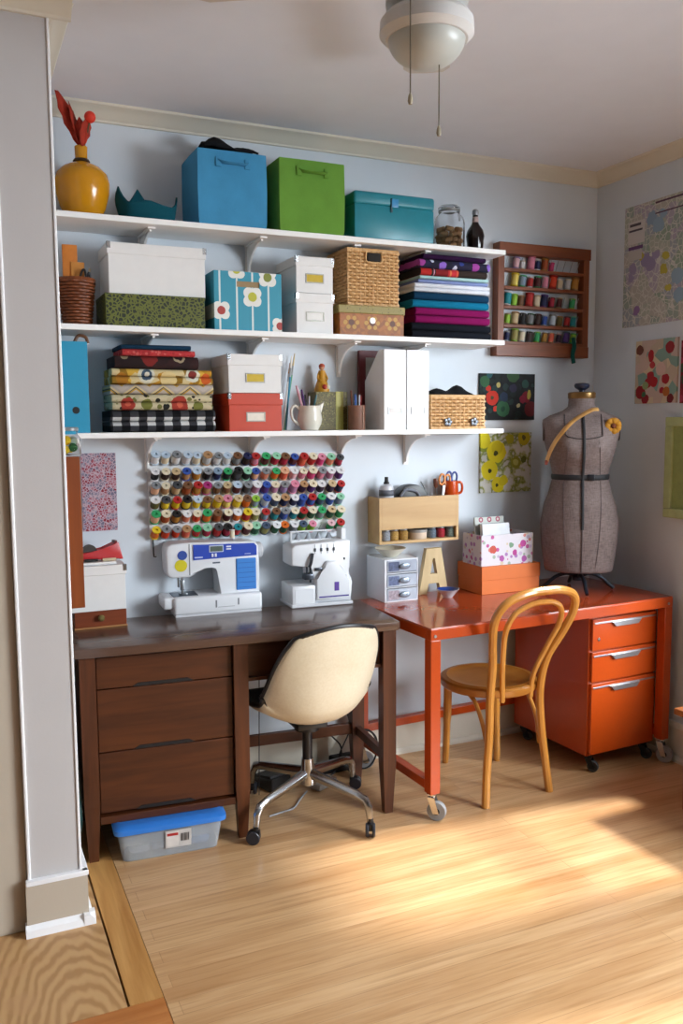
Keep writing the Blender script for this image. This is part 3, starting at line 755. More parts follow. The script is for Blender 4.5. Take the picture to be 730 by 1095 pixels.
# small stacked white boxes
x0, x1 = xs(317, 356, 335, -.215); zl = zat(314, -.215, 336)
lid_box('small white lidded box with white card, under the one with a yellow card', x0, x1, -.215, -.005, Z2, zl, BOXW, '#e9e9e6', .035, group='small white boxes on the middle shelf')
lid_box('small white lidded box with yellow card, beside the pale wicker basket', x0, x1, -.215, -.005, zl+.001, zat(275, -.215, 336), BOXW, '#c9ad3a', .035, group='small white boxes on the middle shelf')
# wicker basket, light
def rect_weave(hw, hd, h, rows, nx, ny, mat, parent, rim=.007):
    m = MB(); r = h/rows*.5
    for i in range(rows):
        z = h*(i+.5)/rows; ph = PI*(i % 2); pts = []
        for k in range(nx*3): pts.append((-hw+2*hw*k/(nx*3), -hd-.0042*math.cos(PI*k/3+ph), z))
        for k in range(ny*3): pts.append((hw+.0042*math.cos(PI*k/3+ph), -hd+2*hd*k/(ny*3), z))
        for k in range(nx*3): pts.append((hw-2*hw*k/(nx*3), hd+.0042*math.cos(PI*k/3+ph), z))
        for k in range(ny*3): pts.append((-hw-.0042*math.cos(PI*k/3+ph), hd-2*hd*k/(ny*3), z))
        m.tube(pts, r, 5, closed=True)
    m.build('weave', mat, parent, smooth=60)
    m = MB()
    for k in range(nx+1):
        for s in (-1, 1): m.cyl((-hw+2*hw*k/nx, s*hd, 0), (-hw+2*hw*k/nx, s*hd, h), .0045, seg=6)
    for k in range(1, ny):
        for s in (-1, 1): m.cyl((s*hw, -hd+2*hd*k/ny, 0), (s*hw, -hd+2*hd*k/ny, h), .0032, seg=6)
    m.build('stakes', mat, parent, smooth=60)
    m = MB(); 
    for z in (.004, h): m.tube([(-hw, -hd, z), (hw, -hd, z), (hw, hd, z), (-hw, hd, z)], rim, 6, closed=True)
    m.build('rim', mat, parent, smooth=60)
    MB().box((-hw+.004, -hd+.004, .004), (hw-.004, hd-.004, h-.02)).build('basket_lining', sol('#6e4a26', .8), parent, smooth=0)
x0, x1 = xs(362, 433, 340, -.222); zq = zat(327, -.222, 398)
lb = thing('decorated_box', 'low amber box with embossed flowers under the tall wicker basket', 'box', ((x0+x1)/2, -.115, Z2))
hw = (x1-x0)/2; hb2 = zq-Z2
t = NT('amber_flower_panels'); fl_ = []
for cx in (-hw*.62, .0, hw*.62):
    for a in range(6): fl_.append((cx+.026*math.cos(a*PI/3), hb2*.42+.02*math.sin(a*PI/3), .009, '#b98d35'))
    fl_ += [(cx, hb2*.42, .012, '#5a2c0c')]
AMB = t.fin(blobs(t, cells(t, 60, ['#8a4d12', '#a5611a', '#9a5814']), fl_, 'xz', .002), .5)
t = NT('gold_sprig_print'); GOLD = t.fin(cells(t, 110, ['#77692a', '#a08a3d', '#8d7b34', '#57491d'], .3, '#8f8040'), .5)
MB().box((-hw+.004, -.105, 0), (hw-.004, .105, hb2-.03), .003).build('box_body', AMB, lb, smooth=0)
MB().box((-hw, -.108, hb2-.032), (hw, .107, hb2), .003).build('lid', GOLD, lb, smooth=0)
MB().cyl((.0, -.106, hb2*.5), (.0, -.1095, hb2*.5), .012, seg=16).build('latch', sol('#cfcabb', .4, .5), lb)
x0, x1 = xs(371, 426, 300, -.208); hq = zat(266, -.208, 398)-zq
bk = thing('wicker_basket', 'tall pale wicker basket with a dark handle slot on the amber box', 'basket', ((x0+x1)/2, -.11, zq+.001))
hw = (x1-x0)/2
rect_weave(hw-.004, .095, hq-.008, 17, 12, 10, WL, bk, .0075)
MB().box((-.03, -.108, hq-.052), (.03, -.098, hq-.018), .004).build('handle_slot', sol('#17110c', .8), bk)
MB().tube(spline([(-.034, -.104, hq-.015), (-.034, -.106, hq-.052), (0, -.107, hq-.058), (.034, -.106, hq-.052), (.034, -.104, hq-.015)], 4), .004, 6).build('handle', WL, bk)
# ---- stacks of folded cloth
def folded(name, label, x0, x1, yf, yb, z0, z1, mat, layers=2, rx=.0, group=None, jit=.004, fold='front'):
    h = z1-z0; hw = (x1-x0)/2; hd = (yb-yf)/2
    m = MB(); lh = h/layers
    for k in range(layers):
        prof = []
        r = lh*.5; n = 6
        o = random.uniform(0, jit)
        ya = -hd+o
        for i in range(n+1):
            a = -PI/2-PI*i/n
            prof.append((ya+r+r*math.cos(a), k*lh+r+r*.98*math.sin(a)))
        prof += [(hd, k*lh+lh*.97), (hd, k*lh+lh*.03)]
        m.prism(prof, 'x', -hw+random.uniform(0, jit), hw-random.uniform(0, jit), .002)
    bm = m.b
    for v in bm.verts:
        v.co.z += .0015*math.sin(v.co.x*40+z0*90)*(1 if v.co.z > .004 else 0)
    o = m.build(name, mat, None, ((x0+x1)/2, (yf+yb)/2, z0), (0, rx, 0), smooth=45)
    return tag(o, label, 'fabric', group)
yF = -.222
def Zs(v): return at(480, v, 'y', yF).z
GST = 'folded fabrics stacked beside the spool rack'
t = NT('navy_purple_blossom'); NVP = t.fin(blobs(t, cells(t, 28, ['#16173a', '#191533', '#12122a']), [(-.16, .022, .016, '#a0409a'), (-.06, .012, .017, '#8a63c4'), (.03, .025, .01, '#2e3f8c'), (.1, .016, .017, '#a0409a'), (-.11, .03, .008, '#c5c9e0'), (.17, .02, .016, '#8a63c4'), (.0, .005, .01, '#c5c9e0')], 'xz', .006, 60), .9)
t = NT('tartan_stripes'); TAR = t.fin(rects(t, '#2a1c16', [(-.16, -.11, -1, 1, '#b5231c'), (-.1, -.095, -1, 1, '#cf8fa8'), (-.09, -.03, -1, 1, '#7e1217'), (-.03, .02, -1, 1, '#c22a34'), (-.022, -.014, -1, 1, '#d3773f'), (.012, .016, -1, 1, '#d3773f')]), .9)
zz_ = [360.5, 343.5, 328, 319.5, 311.5, 303, 298, 293.5, 286.5, 277, 271]
lv = [Z2]+[None]*10
hts = [.06, .062, .03, .033, .034, .016, .014, .03, .036, .02]
tot = sum(hts); avail = at(480, 272.5, 'y', yF).z-Z2
cur = Z2
specs = [('folded_fabric', 'black-navy folded fabric at the bottom of the stack by the spool rack', fabric('#10141d'), 441, 526, 2),
         ('folded_fabric', 'magenta folded fabric in the stack by the spool rack', fabric('#7c0d52'), 445, 525, 2),
         ('folded_fabric', 'bright teal folded fabric in the stack by the spool rack', fabric('#0b6f93'), 441, 524, 1),
         ('folded_fabric', 'dark petrol-blue folded fabric in the stack by the spool rack', fabric('#0b3653'), 443, 524, 1),
         ('folded_fabric', 'plain white folded fabric in the stack by the spool rack', fabric('#d9dde6'), 444, 525, 2),
         ('folded_fabric', 'periwinkle-blue folded fabric in the stack by the spool rack', fabric('#7f8fc0'), 448, 523, 1),
         ('folded_fabric', 'pale mint folded fabric in the stack by the spool rack', fabric('#a9cfd0'), 449, 523, 1),
         ('folded_fabric', 'brown folded fabric with red tartan stripes beside the spool rack', TAR, 450, 522, 1),
         ('folded_fabric', 'navy folded fabric with purple blossoms beside the spool rack', NVP, 449, 525, 1),
         ('folded_fabric', 'dark aubergine folded fabric on top of the stack by the spool rack', fabric('#2a0d35'), 453, 521, 1)]
for (nm, lab, mt, u0, u1, ly), hh in zip(specs, hts):
    hh *= avail/tot
    x0, x1 = xs(u0, u1, 310, yF)
    folded(nm, lab, x0, x1, yF+random.uniform(0, .008), -.01, cur+.0005, cur+hh, mt, ly, 0, GST); cur += hh
# ================ bottom shelf
x0, x1 = xs(66, 95, 420, -.232); zb1 = zat(365, -.232, 80)
bf = thing('magazine_file', 'cyan-blue upright file box with finger hole at the left end of the lowest shelf', 'file box', ((x0+x1)/2, -.12, Z3))
hw = (x1-x0)/2; CY = sol('#1f8fb5', .5, var=.02)
m = MB(); hh = zb1-Z3
m.prism([(-.112, 0), (.105, 0), (.105, hh*.6), (.06, hh*.98), (.0, hh), (-.112, hh)], 'x', -hw, hw, .001)
m.build('file_body', CY, bf, smooth=0)
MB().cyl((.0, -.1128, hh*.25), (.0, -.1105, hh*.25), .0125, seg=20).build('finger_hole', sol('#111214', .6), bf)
tg = at(93, 358, 'y', -.16)
sc2 = thing('scissors', 'brown-handled tool leaning on top of the cyan-blue file box', 'tool', (tg.x-.02, -.12, zb1))
MB().tube(spline([(-.02, 0, .005), (-.005, 0, .03), (.02, 0, .026), (.028, 0, .004)], 5), .006, 8).build('handle', sol('#6b4327', .5), sc2)
MB().box((-.03, -.004, 0), (.03, .004, .006), .001).build('blade', STEEL, sc2)
yL = -.2
def ZL(v): return at(172, v, 'y', yL).z
t = NT('black_white_gingham')
sp = t.n('ShaderNodeSeparateXYZ'); t.l(t.coord(), sp.inputs[0])
def stripe(axis, per, ph=0): return t.math('GREATER_THAN', t.math('FRACT', t.math('ADD', t.math('MULTIPLY', sp.outputs[axis], 1/per), ph)), .5)
yz = t.math('ADD', sp.outputs[2], t.math('MULTIPLY', sp.outputs[1], .4))
hz_ = t.math('GREATER_THAN', t.math('FRACT', t.math('ADD', t.math('MULTIPLY', sp.outputs[2], 1/.062), .62)), .5)
GING = t.fin(t.ramp(t.math('MULTIPLY', t.math('ADD', stripe(0, .062), hz_), .5), [(0, '#c9c9c7'), (.25, '#3b3b3f'), (.75, '#0d0d10')], 'CONSTANT'), .9, 0, .2)
t = NT('cream_red_floral'); CRF = t.fin(blobs(t, cells(t, 45, ['#15140f', '#6b6a35', '#b3a888', '#b3a888'], .42, '#c0b594'), [(-.13, .02, .026, '#9c3325'), (.06, .02, .032, '#9c3325'), (.13, .014, .018, '#6e7030'), (-.06, .02, .02, '#6e7030'), (0.01, .012, .012, '#15140f'), (.06, .02, .012, '#c25a42'), (-.13, .02, .01, '#c25a42')], 'xz', .008, 50), .9)
t = NT('yellow_zigzag'); sp2 = t.n('ShaderNodeSeparateXYZ'); t.l(t.coord(), sp2.inputs[0])
zz2 = t.math('FRACT', t.math('MULTIPLY', t.math('ADD', sp2.outputs[2], t.math('ABSOLUTE', t.math('SUBTRACT', t.math('FRACT', t.math('MULTIPLY', sp2.outputs[0], 1/.105)), .5))), 1.0))
zz3 = t.math('FRACT', t.math('ADD', t.math('MULTIPLY', t.math('PINGPONG', sp2.outputs[0], .05), 16), t.math('MULTIPLY', sp2.outputs[2], 22)))
ZIG = t.fin(t.ramp(zz3, [(0, '#b5a9a0'), (.4, '#b8912c'), (.52, '#57514a'), (.62, '#cbb98a'), (.78, '#aaa098')], 'CONSTANT'), .9)
t = NT('mustard_medallion'); MUS = t.fin(blobs(t, cells(t, 30, ['#b5831f', '#cfa53d', '#8f6a18', '#cbb98a']), [(-.06, .034, .03, '#cfcdbb'), (-.06, .034, .02, '#3a4f63'), (-.06, .036, .009, '#d9d4c0'), (.11, .034, .026, '#cfcdbb'), (.11, .036, .015, '#7a2a22'), (.02, .018, .03, '#d3bd86'), (-.15, .02, .022, '#a8701a'), (.16, .02, .02, '#c2571d')], 'xz', .006, 50), .9)
t = NT('dark_maroon_print'); DMR = t.fin(blobs(t, cells(t, 26, ['#230a0c', '#2b0f10', '#1c090b']), [(-.03, .04, .03, '#7a1f1b'), (.08, .045, .022, '#9b8d70'), (.08, .05, .018, '#230a0c'), (-.12, .045, .014, '#9b8d70')], 'xz', .008, 50), .9)
t = NT('coral_speckle'); COR = t.fin(cells(t, 90, ['#a82a2c', '#b53838', '#9c2226', '#c9625c'], .5, '#b53034'), .9)
fs = [('black and white buffalo-check folded fabric on the lowest shelf', GING, 117, 231, .0, 460.5, 438.5, 2), ('cream folded fabric with red and black flowers on the checked one', CRF, 119, 228, 0, 438.5, 422, 2), ('grey and mustard zigzag folded fabric in the stack by the blue file box', ZIG, 118, 230, 0, 422, 411, 1), ('mustard-yellow folded fabric with round medallions in the stack by the blue file box', MUS, 120, 229, 0, 411, 394.5, 2), ('dark maroon printed folded fabric in the stack by the blue file box', DMR, 124, 215, 0, 394.5, 381, 1), ('coral-red speckled folded fabric under the thin navy one on the lowest shelf', COR, 132, 210, 0, 381, 374, 1), ('thin navy-blue folded fabric topping the stack by the blue file box', fabric('#12324a'), 131, 206, 0, 374, 369, 1)]
cur = Z3
for lab, mt, u0, u1, _, vb, vt, ly in fs:
    x0, x1 = xs(u0, u1, 420, yL); zn = ZL(vt)
    folded('folded_fabric', lab, x0, x1, yL+random.uniform(0, .01), -.01, cur+.0005, zn, mt, ly, 0, 'folded fabrics beside the blue file box'); cur = zn
x0, x1 = xs(245, 301, 440, -.222); zm_ = zat(420.5, -.222, 273)
lid_box('orange-red lidded box with a white card on the lowest shelf', x0, x1, -.222, -.008, Z3, zm_, BOXR, '#e6dccf', .045)
lid_box('white lidded box with a yellow card on the orange-red box', x0, x1, -.222, -.008, zm_+.001, zat(379, -.222, 273), BOXW, '#c9ad3a', .042)
# paint brushes behind / right of the red box
for lab, u, v, dx, c1, c2 in (('paintbrush with a pale bristle tip and blue handle standing right of the red box', 306, 382, .028, '#d9d2c8', '#2f86a8'), ('thin green-handled paintbrush leaning right of the red box', 315, 378, .05, '#c9b48a', '#5d9a73'), ('paintbrush with a tan tip leaning right of the white box', 310, 388, .036, '#9b6f4a', '#d5d2cc')):
    p = at(u, v, 'y', -.03); b_ = Vector((p.x-dx, -.03-.06*(u == 306), Z3))
    pb = thing('paintbrush', lab, 'paintbrush', b_); d = Vector((dx, .0, p.z-Z3))
    MB().cyl((0, 0, .002), d*.72, .0035, .004, 8).build('handle', sol(c2, .4), pb)
    MB().cyl(d*.72, d*.84, .0048, seg=8).build('ferrule', STEEL, pb)
    MB().cyl(d*.84, d, .0048, .002, 8).build('bristles', sol(c1, .8), pb)
# white jug with pens
jq = at(331, 445, 'y', -.16)
jg = thing('jug', 'small white china jug holding pens on the lowest shelf', 'jug', (jq.x, -.16, Z3))
CHINA = sol('#d9d5c8', .2, var=.03)
MB().lathe([(.026, 0), (.034, .002), (.046, .025), (.05, .045), (.046, .068), (.043, .085), (.045, .098), (.042, .098), (.04, .085), (.043, .068), (.046, .045), (.042, .025), (.03, .008), (0, .006)], seg=28).build('jug_body', CHINA, jg)
MB().tube(spline([(-.044, 0, .085), (-.062, 0, .098), (-.078, 0, .082), (-.072, 0, .045), (-.045, 0, .022)], 6), .0055, 8).build('handle', CHINA, jg)
MB().prism([(.03, .08), (.047, .07), (.06, .115), (.035, .1)], 'y', -.012, .012, .004).build('spout', CHINA, jg)
for i, (lab, dx, h_, c, r) in enumerate((('pink-capped pen in the white jug', -.05, .165, '#c99aa6', .008), ('purple pen in the white jug', -.03, .15, '#4a2a5e', .007), ('dark pen leaning in the white jug', -.016, .13, '#221a28', .006), ('pale grey pen in the white jug', .002, .125, '#b9b2b6', .005), ('dark teal pen in the white jug', .03, .13, '#1f5a5c', .007))):
    pn = thing('pen', lab, 'pen', (jq.x+dx*.2, -.165+.006*i, Z3+.012))
    d = Vector((dx, -.005, h_)); MB().cyl((0, 0, 0), d*.8, r*.6, seg=8).build('barrel', sol(c, .4), pn); MB().cyl(d*.78, d, r*.75, r*.5, 8).build('cap', sol(c, .3), pn)
# gold-green box with figurine
x0, x1 = xs(337, 371, 440, -.1); zgb = zat(419, -.1, 355)
t = NT('gold_green_speckle'); GGS = t.fin(cells(t, 140, ['#4e4418', '#6e6328', '#857c3c', '#3c3512'], .4, '#5a5020'), .55)
gb = thing('gift_box', 'speckled gold-green box behind the white jug', 'box', ((x0+x1)/2, -.06, Z3))
hw = (x1-x0)/2
MB().box((-hw, -.045, 0), (hw, .045, zgb-Z3), .002).build('box_body', GGS, gb, smooth=0)
MB().box((hw*.25, -.0465, 0), (hw*.72, .0465, zgb-Z3+.001), .001).build('ribbon', sol('#a8a24e', .5), gb, smooth=0)
fx = at(344, 405, 'y', -.06).x
fg = thing('figurine', 'small yellow-dressed doll figurine with a red cap on the gold-green box', 'figurine', (fx, -.06, zgb))
MB().lathe([(.0, 0), (.03, 0), (.032, .01), (.024, .035), (.014, .06), (.017, .075), (.013, .088), (0, .09)], seg=20).build('dress', sol('#b98412', .5), fg)
MB().sphere((0, 0, .1), .0115, 14).build('head', sol('#c08b68', .5), fg)
MB().lathe([(.0125, .102), (.012, .11), (.006, .116), (0, .117)], seg=14).build('cap', sol('#a33f22', .6), fg)
MB().tube(spline([(-.014, 0, .076), (-.021, -.008, .055), (-.012, -.018, .045)], 4), .0048, 6).build('arm', sol('#b98412', .5), fg); MB().tube(spline([(.014, 0, .076), (.02, -.008, .055), (.01, -.018, .045)], 4), .0048, 6).build('arm', sol('#b98412', .5), fg)
MB().sphere((.0, -.028, .02), .011, 12).build('flower', sol('#a3301d', .6), fg, label='red rosette at the hem'); MB().sphere((.017, -.022, .02), .009, 12).build('apron', sol('#d8d3b8', .6), fg, label='white apron corner')
# cork cup with pens
cq = at(381, 440, 'y', -.15)
cp = thing('pencil_cup', 'brown leather pencil cup in front of the gold-green box', 'cup', (cq.x, -.15, Z3))
MB().lathe([(0, 0), (.034, 0), (.036, .004), (.036, .1), (.033, .1), (.032, .008), (0, .008)], seg=24).build('cup_body', sol('#7a5240', .6, var=.1), cp)
MB().box((.012, -.0372, .004), (.014, -.033, .098)).build('seam', sol('#b08b74', .6), cp, smooth=0)
for i, (lab, dx, dy, h_, c) in enumerate((('brown pencil in the brown pencil cup', -.022, 0, .15, '#6b3f2a'), ('blue pen in the brown pencil cup', -.01, -.01, .135, '#2f4f96'), ('light-blue pen in the brown pencil cup', .0, .004, .13, '#7d9fc4'), ('white pen in the brown pencil cup', .01, -.006, .132, '#d3d0d3'), ('dark red pen in the brown pencil cup', .02, .002, .13, '#8a2a2a'))):
    pn = thing('pen', lab, 'pen', (cq.x+dx*.7, -.15+dy, Z3+.011)); d = Vector((dx*.4, 0, h_)); MB().cyl((0, 0, 0), d*.8, .004, seg=8).build('barrel', sol(c, .4), pn); MB().cyl(d*.8, d, .0045, .003, 8).build('cap', sol(c, .35), pn)
# maroon book behind, white magazine files
bk_ = thing('book', 'maroon book with a pale cover picture leaning on the wall behind the white files', 'book', (at(400, 420, 'y', -.03).x, -.028, Z3))
hb_ = at(395, 375, 'y', -.03).z-Z3
MB().box((-.075, -.012, 0), (.11, .008, hb_), .002).build('cover', sol('#5c1520', .5), bk_, smooth=0)
MB().box((-.045, -.0128, hb_-.115), (.035, -.0118, hb_-.03), mat=Matrix.Rotation(0, 4, 'Y')).build('cover_picture', sol('#9a9790', .6), bk_, smooth=0)
for lab, u0, u1, card in (('white upright file box with framed label, left one of the pair', 410.5, 434, '#e3e2df'), ('white upright file box with framed label, touching the short wicker basket', 435, 458.5, '#efefee')):
    x0, x1 = xs(u0, u1, 420, -.23); z1_ = zat(374, -.23, 434); hh = z1_-Z3
    mf = thing('magazine_file', lab, 'file box', ((x0+x1)/2, -.12, Z3), 0, 'white file boxes'); hw = (x1-x0)/2-.0006
    m = MB(); m.prism([(-.11, 0), (.07, 0), (.07, hh*.63), (-.055, hh*.985), (-.065, hh), (-.11, hh)], 'x', -hw, hw, .0008); m.build('file_body', sol('#eeeeee', .5, var=.01), mf, smooth=0)
    m = MB(); hz = hh*.24
    for a0_, a1_, c0, c1 in ((-.032, .032, .012, .0155), (-.032, .032, -.0155, -.012), (-.032, -.0285, -.012, .012), (.0285, .032, -.012, .012)): m.box((a0_, -.113, hz+c0), (a1_, -.11, hz+c1))
    lh_ = m.build('label_holder', sol('#8b8d90', .4, .7), mf, smooth=0)
    MB().box((-.0285, -.1112, hz-.012), (.0285, -.11, hz+.012)).build('card', sol(card, .6), lh_, smooth=0)
# short wicker basket
x0, x1 = xs(460, 519, 440, -.21); hk = zat(422, -.21, 490)-Z3
sb = thing('wicker_basket', 'short pale wicker basket with dark cloth at the right end of the lowest shelf', 'basket', ((x0+x1)/2, -.125, Z3))
rect_weave((x1-x0)/2-.006, .08, hk-.008, 10, 13, 8, WL, sb, .009)
m = MB()
for s in (-.055, .075):
    for k in range(5): m.sphere((s+.012*math.cos(k*1.3), -.093, .03+.011*math.sin(k*1.3)), .009, 8, 1, .5, 1)
m.build('metal_charms', sol('#5c6066', .35, .5), sb)
rows = [[(-.1+.2*i/14, -.06+.1*j/8, (.012+.035*math.exp(-((i-10)/2.6)**2)+.02*math.exp(-((i-3)/2.5)**2))*math.sin(PI*(j+.3)/8.6)) for i in range(15)] for j in range(9)]
tag(MB().grid(rows).build('crumpled_cloth', fabric('#16171a'), None, ((x0+x1)/2, -.115, Z3+hk-.006), solid=.008, smooth=60), 'black cloth heaped on the short wicker basket', 'cloth')
# ================================================================ spools on the walls
PAL = {'white': '#d9dadc', 'cream': '#d8cdb2', 'beige': '#c2ab84', 'tan': '#a9825a', 'brown': '#6e4a30', 'dark brown': '#33201a', 'black': '#121214', 'grey': '#7d8084', 'dark grey': '#3c3e42', 'light grey': '#b4b8bc', 'light blue': '#b3c4d4', 'blue': '#2b4c9c', 'navy': '#161d48', 'green': '#2c9a5c', 'dark green': '#0f4a2c', 'mint': '#8cc4a4', 'lime': '#8bb83a', 'olive': '#5e5426', 'teal': '#12808a', 'red': '#a8201e', 'crimson': '#a01838', 'maroon': '#4a1418', 'pink': '#cf7f96', 'hot pink': '#c43a72', 'pale pink': '#d9aeb4', 'salmon': '#cf7c5e', 'coral': '#cf5a40', 'orange': '#cf6416', 'orange red': '#c4380e', 'rust': '#9a4a22', 'gold': '#a9782c', 'yellow': '#d4b81c', 'pale yellow': '#d9c460', 'mauve': '#b07a9c', 'lilac': '#9a84b4', 'purple': '#4c2a72', 'plum': '#341a38', 'slate': '#3c4c64', 'grey blue': '#7c92a8', 'peach': '#d9a684', 'magenta': '#a0286c', 'khaki': '#8a8448'}
SPM = {k: sol(v, .55, var=.1, scale=400) for k, v in PAL.items()}
def spool_proto(r, L_, rt, waist=False):
    b = MB(); f = L_*.1
    b.lathe([(r*.3, 0), (r, 0), (r, f*.6), (r*.62, f), (r*.62, L_-f), (r, L_-f*.6), (r, L_), (r*.32, L_), (r*.32, L_-.006), (0, L_-.006)], seg=18)
    th = MB(); th.lathe([(r*.6, f*1.02), (rt, f*1.15), (rt*1.02, L_*.5), (rt, L_-f*1.15), (r*.6, L_-f*1.02)], seg=18, cap=False)
    return b, th
def make_spool(name_root, r, L_, rt):
    t = thing('thread_spool', 'x', 'thread')
    b, th = spool_proto(r, L_, rt)
    b.build('spool', SPM['white'], t, smooth=40); th.build('thread', SPM['red'], t, smooth=60)
    for c in t.children: c.material_slots[0].link = 'OBJECT'
    return t
def put_spool(proto, loc, rot, disc, thr, label, group, sc=1.0, first=[0]):
    t = copy_tree(proto, loc=loc, rot=rot, label=label, group=group); t.scale = (sc, sc, sc)
    for c in t.children:
        c.material_slots[0].link = 'OBJECT'
        c.material_slots[0].material = SPM[disc if c.name.startswith('spool') else thr]
    return t
R1 = 'light blue/white light blue/cream grey/white light blue/white light blue/cream tan/light grey grey/white light blue/white brown/grey navy/dark brown red/pink green/maroon mint/crimson brown/crimson blue/maroon red/coral cream/red pink/hot pink mint/salmon dark grey/crimson'
R2 = 'white/black cream/dark brown beige/dark brown blue/tan light blue/gold grey/black grey blue/navy green/black black/dark grey mint/black blue/peach grey/salmon green/orange peach/coral white/pale pink cream/pink cream/hot pink grey/pink white/mauve white/purple'
R3 = 'grey/peach cream/tan dark grey/beige brown/rust red/gold magenta/tan grey/brown beige/brown light blue/maroon grey/dark grey white/mauve blue/purple cream/mauve grey/lilac pink/mauve tan/plum cream/purple white/plum beige/plum red/navy'
R4 = 'white/olive dark grey/yellow red/yellow black/yellow light blue/yellow brown/yellow tan/yellow pink/pale yellow beige/yellow brown/orange lime/grey blue blue/light blue cream/slate tan/navy white/navy blue/blue red/blue green/slate white/blue mint/grey blue'
R5 = 'green/peach cream/rust black/gold white/salmon cream/orange red green/orange brown/rust cream/maroon white/orange yellow/red cream/khaki red/grey blue brown/teal grey/blue cream/teal red/dark green cream/dark green green/grey beige/dark green cream/green'
R6 = 'yellow/orange grey/orange red grey/orange red tan/coral green/red mint/crimson dark grey/red black/crimson teal/red cream/maroon mint/dark green slate/khaki white/dark green orange/dark green white/grey slate/lime pink/lime - pale pink/green red/green'
def parse(s):
    out = []; toks = s.replace('/', ' / ').split(); words = sorted(PAL, key=lambda k: -len(k)); i = 0
    def col(i):
        two = ' '.join(toks[i:i+2])
        return (two, i+2) if two in PAL else (toks[i], i+1)
    while i < len(toks):
        if toks[i] == '-': out.append(None); i += 1; continue
        a, i = col(i); i += 1; b, i = col(i); out.append((a, b))
    return out
ORD = ['first', 'second', 'third', 'fourth', 'fifth', 'sixth', 'seventh', 'eighth', 'ninth', 'tenth']
ROWN = ['top', 'second', 'third', 'fourth', 'fifth', 'bottom']
EL = math.radians(40)
sp0 = make_spool('s', .0165, .043, .0145)
ROWV = [(484.5, 486.5), (502, 501), (517.5, 515), (533, 528.5), (548, 542.5), (564.5, 556)]
COLU = [165.6, 176.6, 187.8, 199, 210, 221, 231.9, 242.4, 252.9, 263.2, 272.6, 283, 293.4, 303.3, 313.3, 322.8, 332.5, 342.4, 352.6, 362.4]
racks = {}
WIRE = sol('#c9cbcc', .4)
xsr = [at(u, 520, 'y', -.035).x for u in COLU]
for ri, (i0, i1, nm, lb_) in enumerate(((0, 9, 'left', 'left white peg rack on the wall, above the sewing machine, mostly browns, yellows and oranges'), (10, 19, 'right', 'right white peg rack on the wall, above the overlock machine, mostly pinks, blues and greens'))):
    xa, xb = xsr[i0]-.022, xsr[i1]+.018
    zt_ = at(215 if ri == 0 else 320, 484, 'y', -.01).z; zb_ = at(215 if ri == 0 else 320, 572 if ri == 0 else 566, 'y', -.01).z
    tr = thing('thread_rack', lb_, 'thread rack', ((xa+xb)/2, -.002, zb_), 0, 'peg racks for thread')
    hw = (xb-xa)/2; H_ = zt_-zb_
    MB().box((-hw, -.009, 0), (hw, 0, H_), .002).build('back_board', sol('#dfe0e1', .5, var=.02), tr, smooth=0)
    racks[ri] = (tr, (xa+xb)/2, zb_)
    if ri == 0:
        MB().tube([(-hw+.015, -.004, .0), (-hw+.015, -.006, -.06), (-hw+.015, -.012, -.075), (-hw+.024, -.016, -.075)], .0028, 6).build('hook', DARKM, tr, label='dark wire hook below the rack')
for r, s in enumerate((R1, R2, R3, R4, R5, R6)):
    for c, dt in enumerate(parse(s)):
        u = COLU[c]; f = c/19
        v = ROWV[r][0]*(1-f)+ROWV[r][1]*f+4.5
        p = at(u, v, 'y', -.032)
        ri = 0 if c < 10 else 1; tr, tx, tz = racks[ri]
        ax = Vector((random.uniform(-.06, .06), -math.cos(EL), math.sin(EL)))
        MB().cyl((p.x-tx, -.008, p.z-tz-.022), (p.x-tx+ax.x*.07, -.008+ax.y*.046, p.z-tz-.022+ax.z*.046), .002, seg=6).build('peg', WIRE, tr)
        if dt is None: continue
        lab = f"{dt[1]} thread spool with {dt[0]} end, {ROWN[r]} row, {ORD[c if c < 10 else c-10]} from left, {'left' if ri == 0 else 'right'} peg rack"
        base = Vector((p.x, -.0175, p.z-.018))
        q = ax.to_track_quat('Z', 'Y').to_euler()
        put_spool(sp0, base, q, dt[0], dt[1], lab, 'thread spools on the white peg racks', random.uniform(1.02, 1.16))
# ---- wooden spool rack
RKW = wood('rack_brown', '#5e2c12', '#8c4a22', 0, 9, 12, .45); RKV = wood('rack_brown_upright', '#5e2c12', '#8c4a22', 2, 9, 12, .45)
rx0, rx1, rz0, rz1 = -.592, -.077, 1.798, 2.302
rk = thing('spool_rack', 'brown wooden spool rack with five ledges hanging near the corner', 'thread rack', ((rx0+rx1)/2, -.002, rz0))
hw = (rx1-rx0)/2; H_ = rz1-rz0
MB().box((-hw, -.055, H_-.05), (hw, 0, H_), .002).build('top_rail', RKW, rk, smooth=0)
MB().box((-hw-.008, -.05, 0), (hw, 0, .052), .002).build('bottom_rail', RKW, rk, smooth=0)
for s in (-1, 1): MB().box((s*hw-(.034 if s > 0 else 0), -.045, .052), (s*hw+(0 if s > 0 else .034), 0, H_-.05), .002).build('side_rail', RKV, rk, smooth=0)
for s in (-.55, .5): MB().tube([(s*hw, -.004, H_-.002), (s*hw+.012, -.004, H_+.007), (s*hw+.024, -.004, H_-.002)], .002, 6).build('hanging_ring', DARKM, rk)
LED = [(225, 285), (355, 407), (490, 543), (630, 667), (752, 787)]
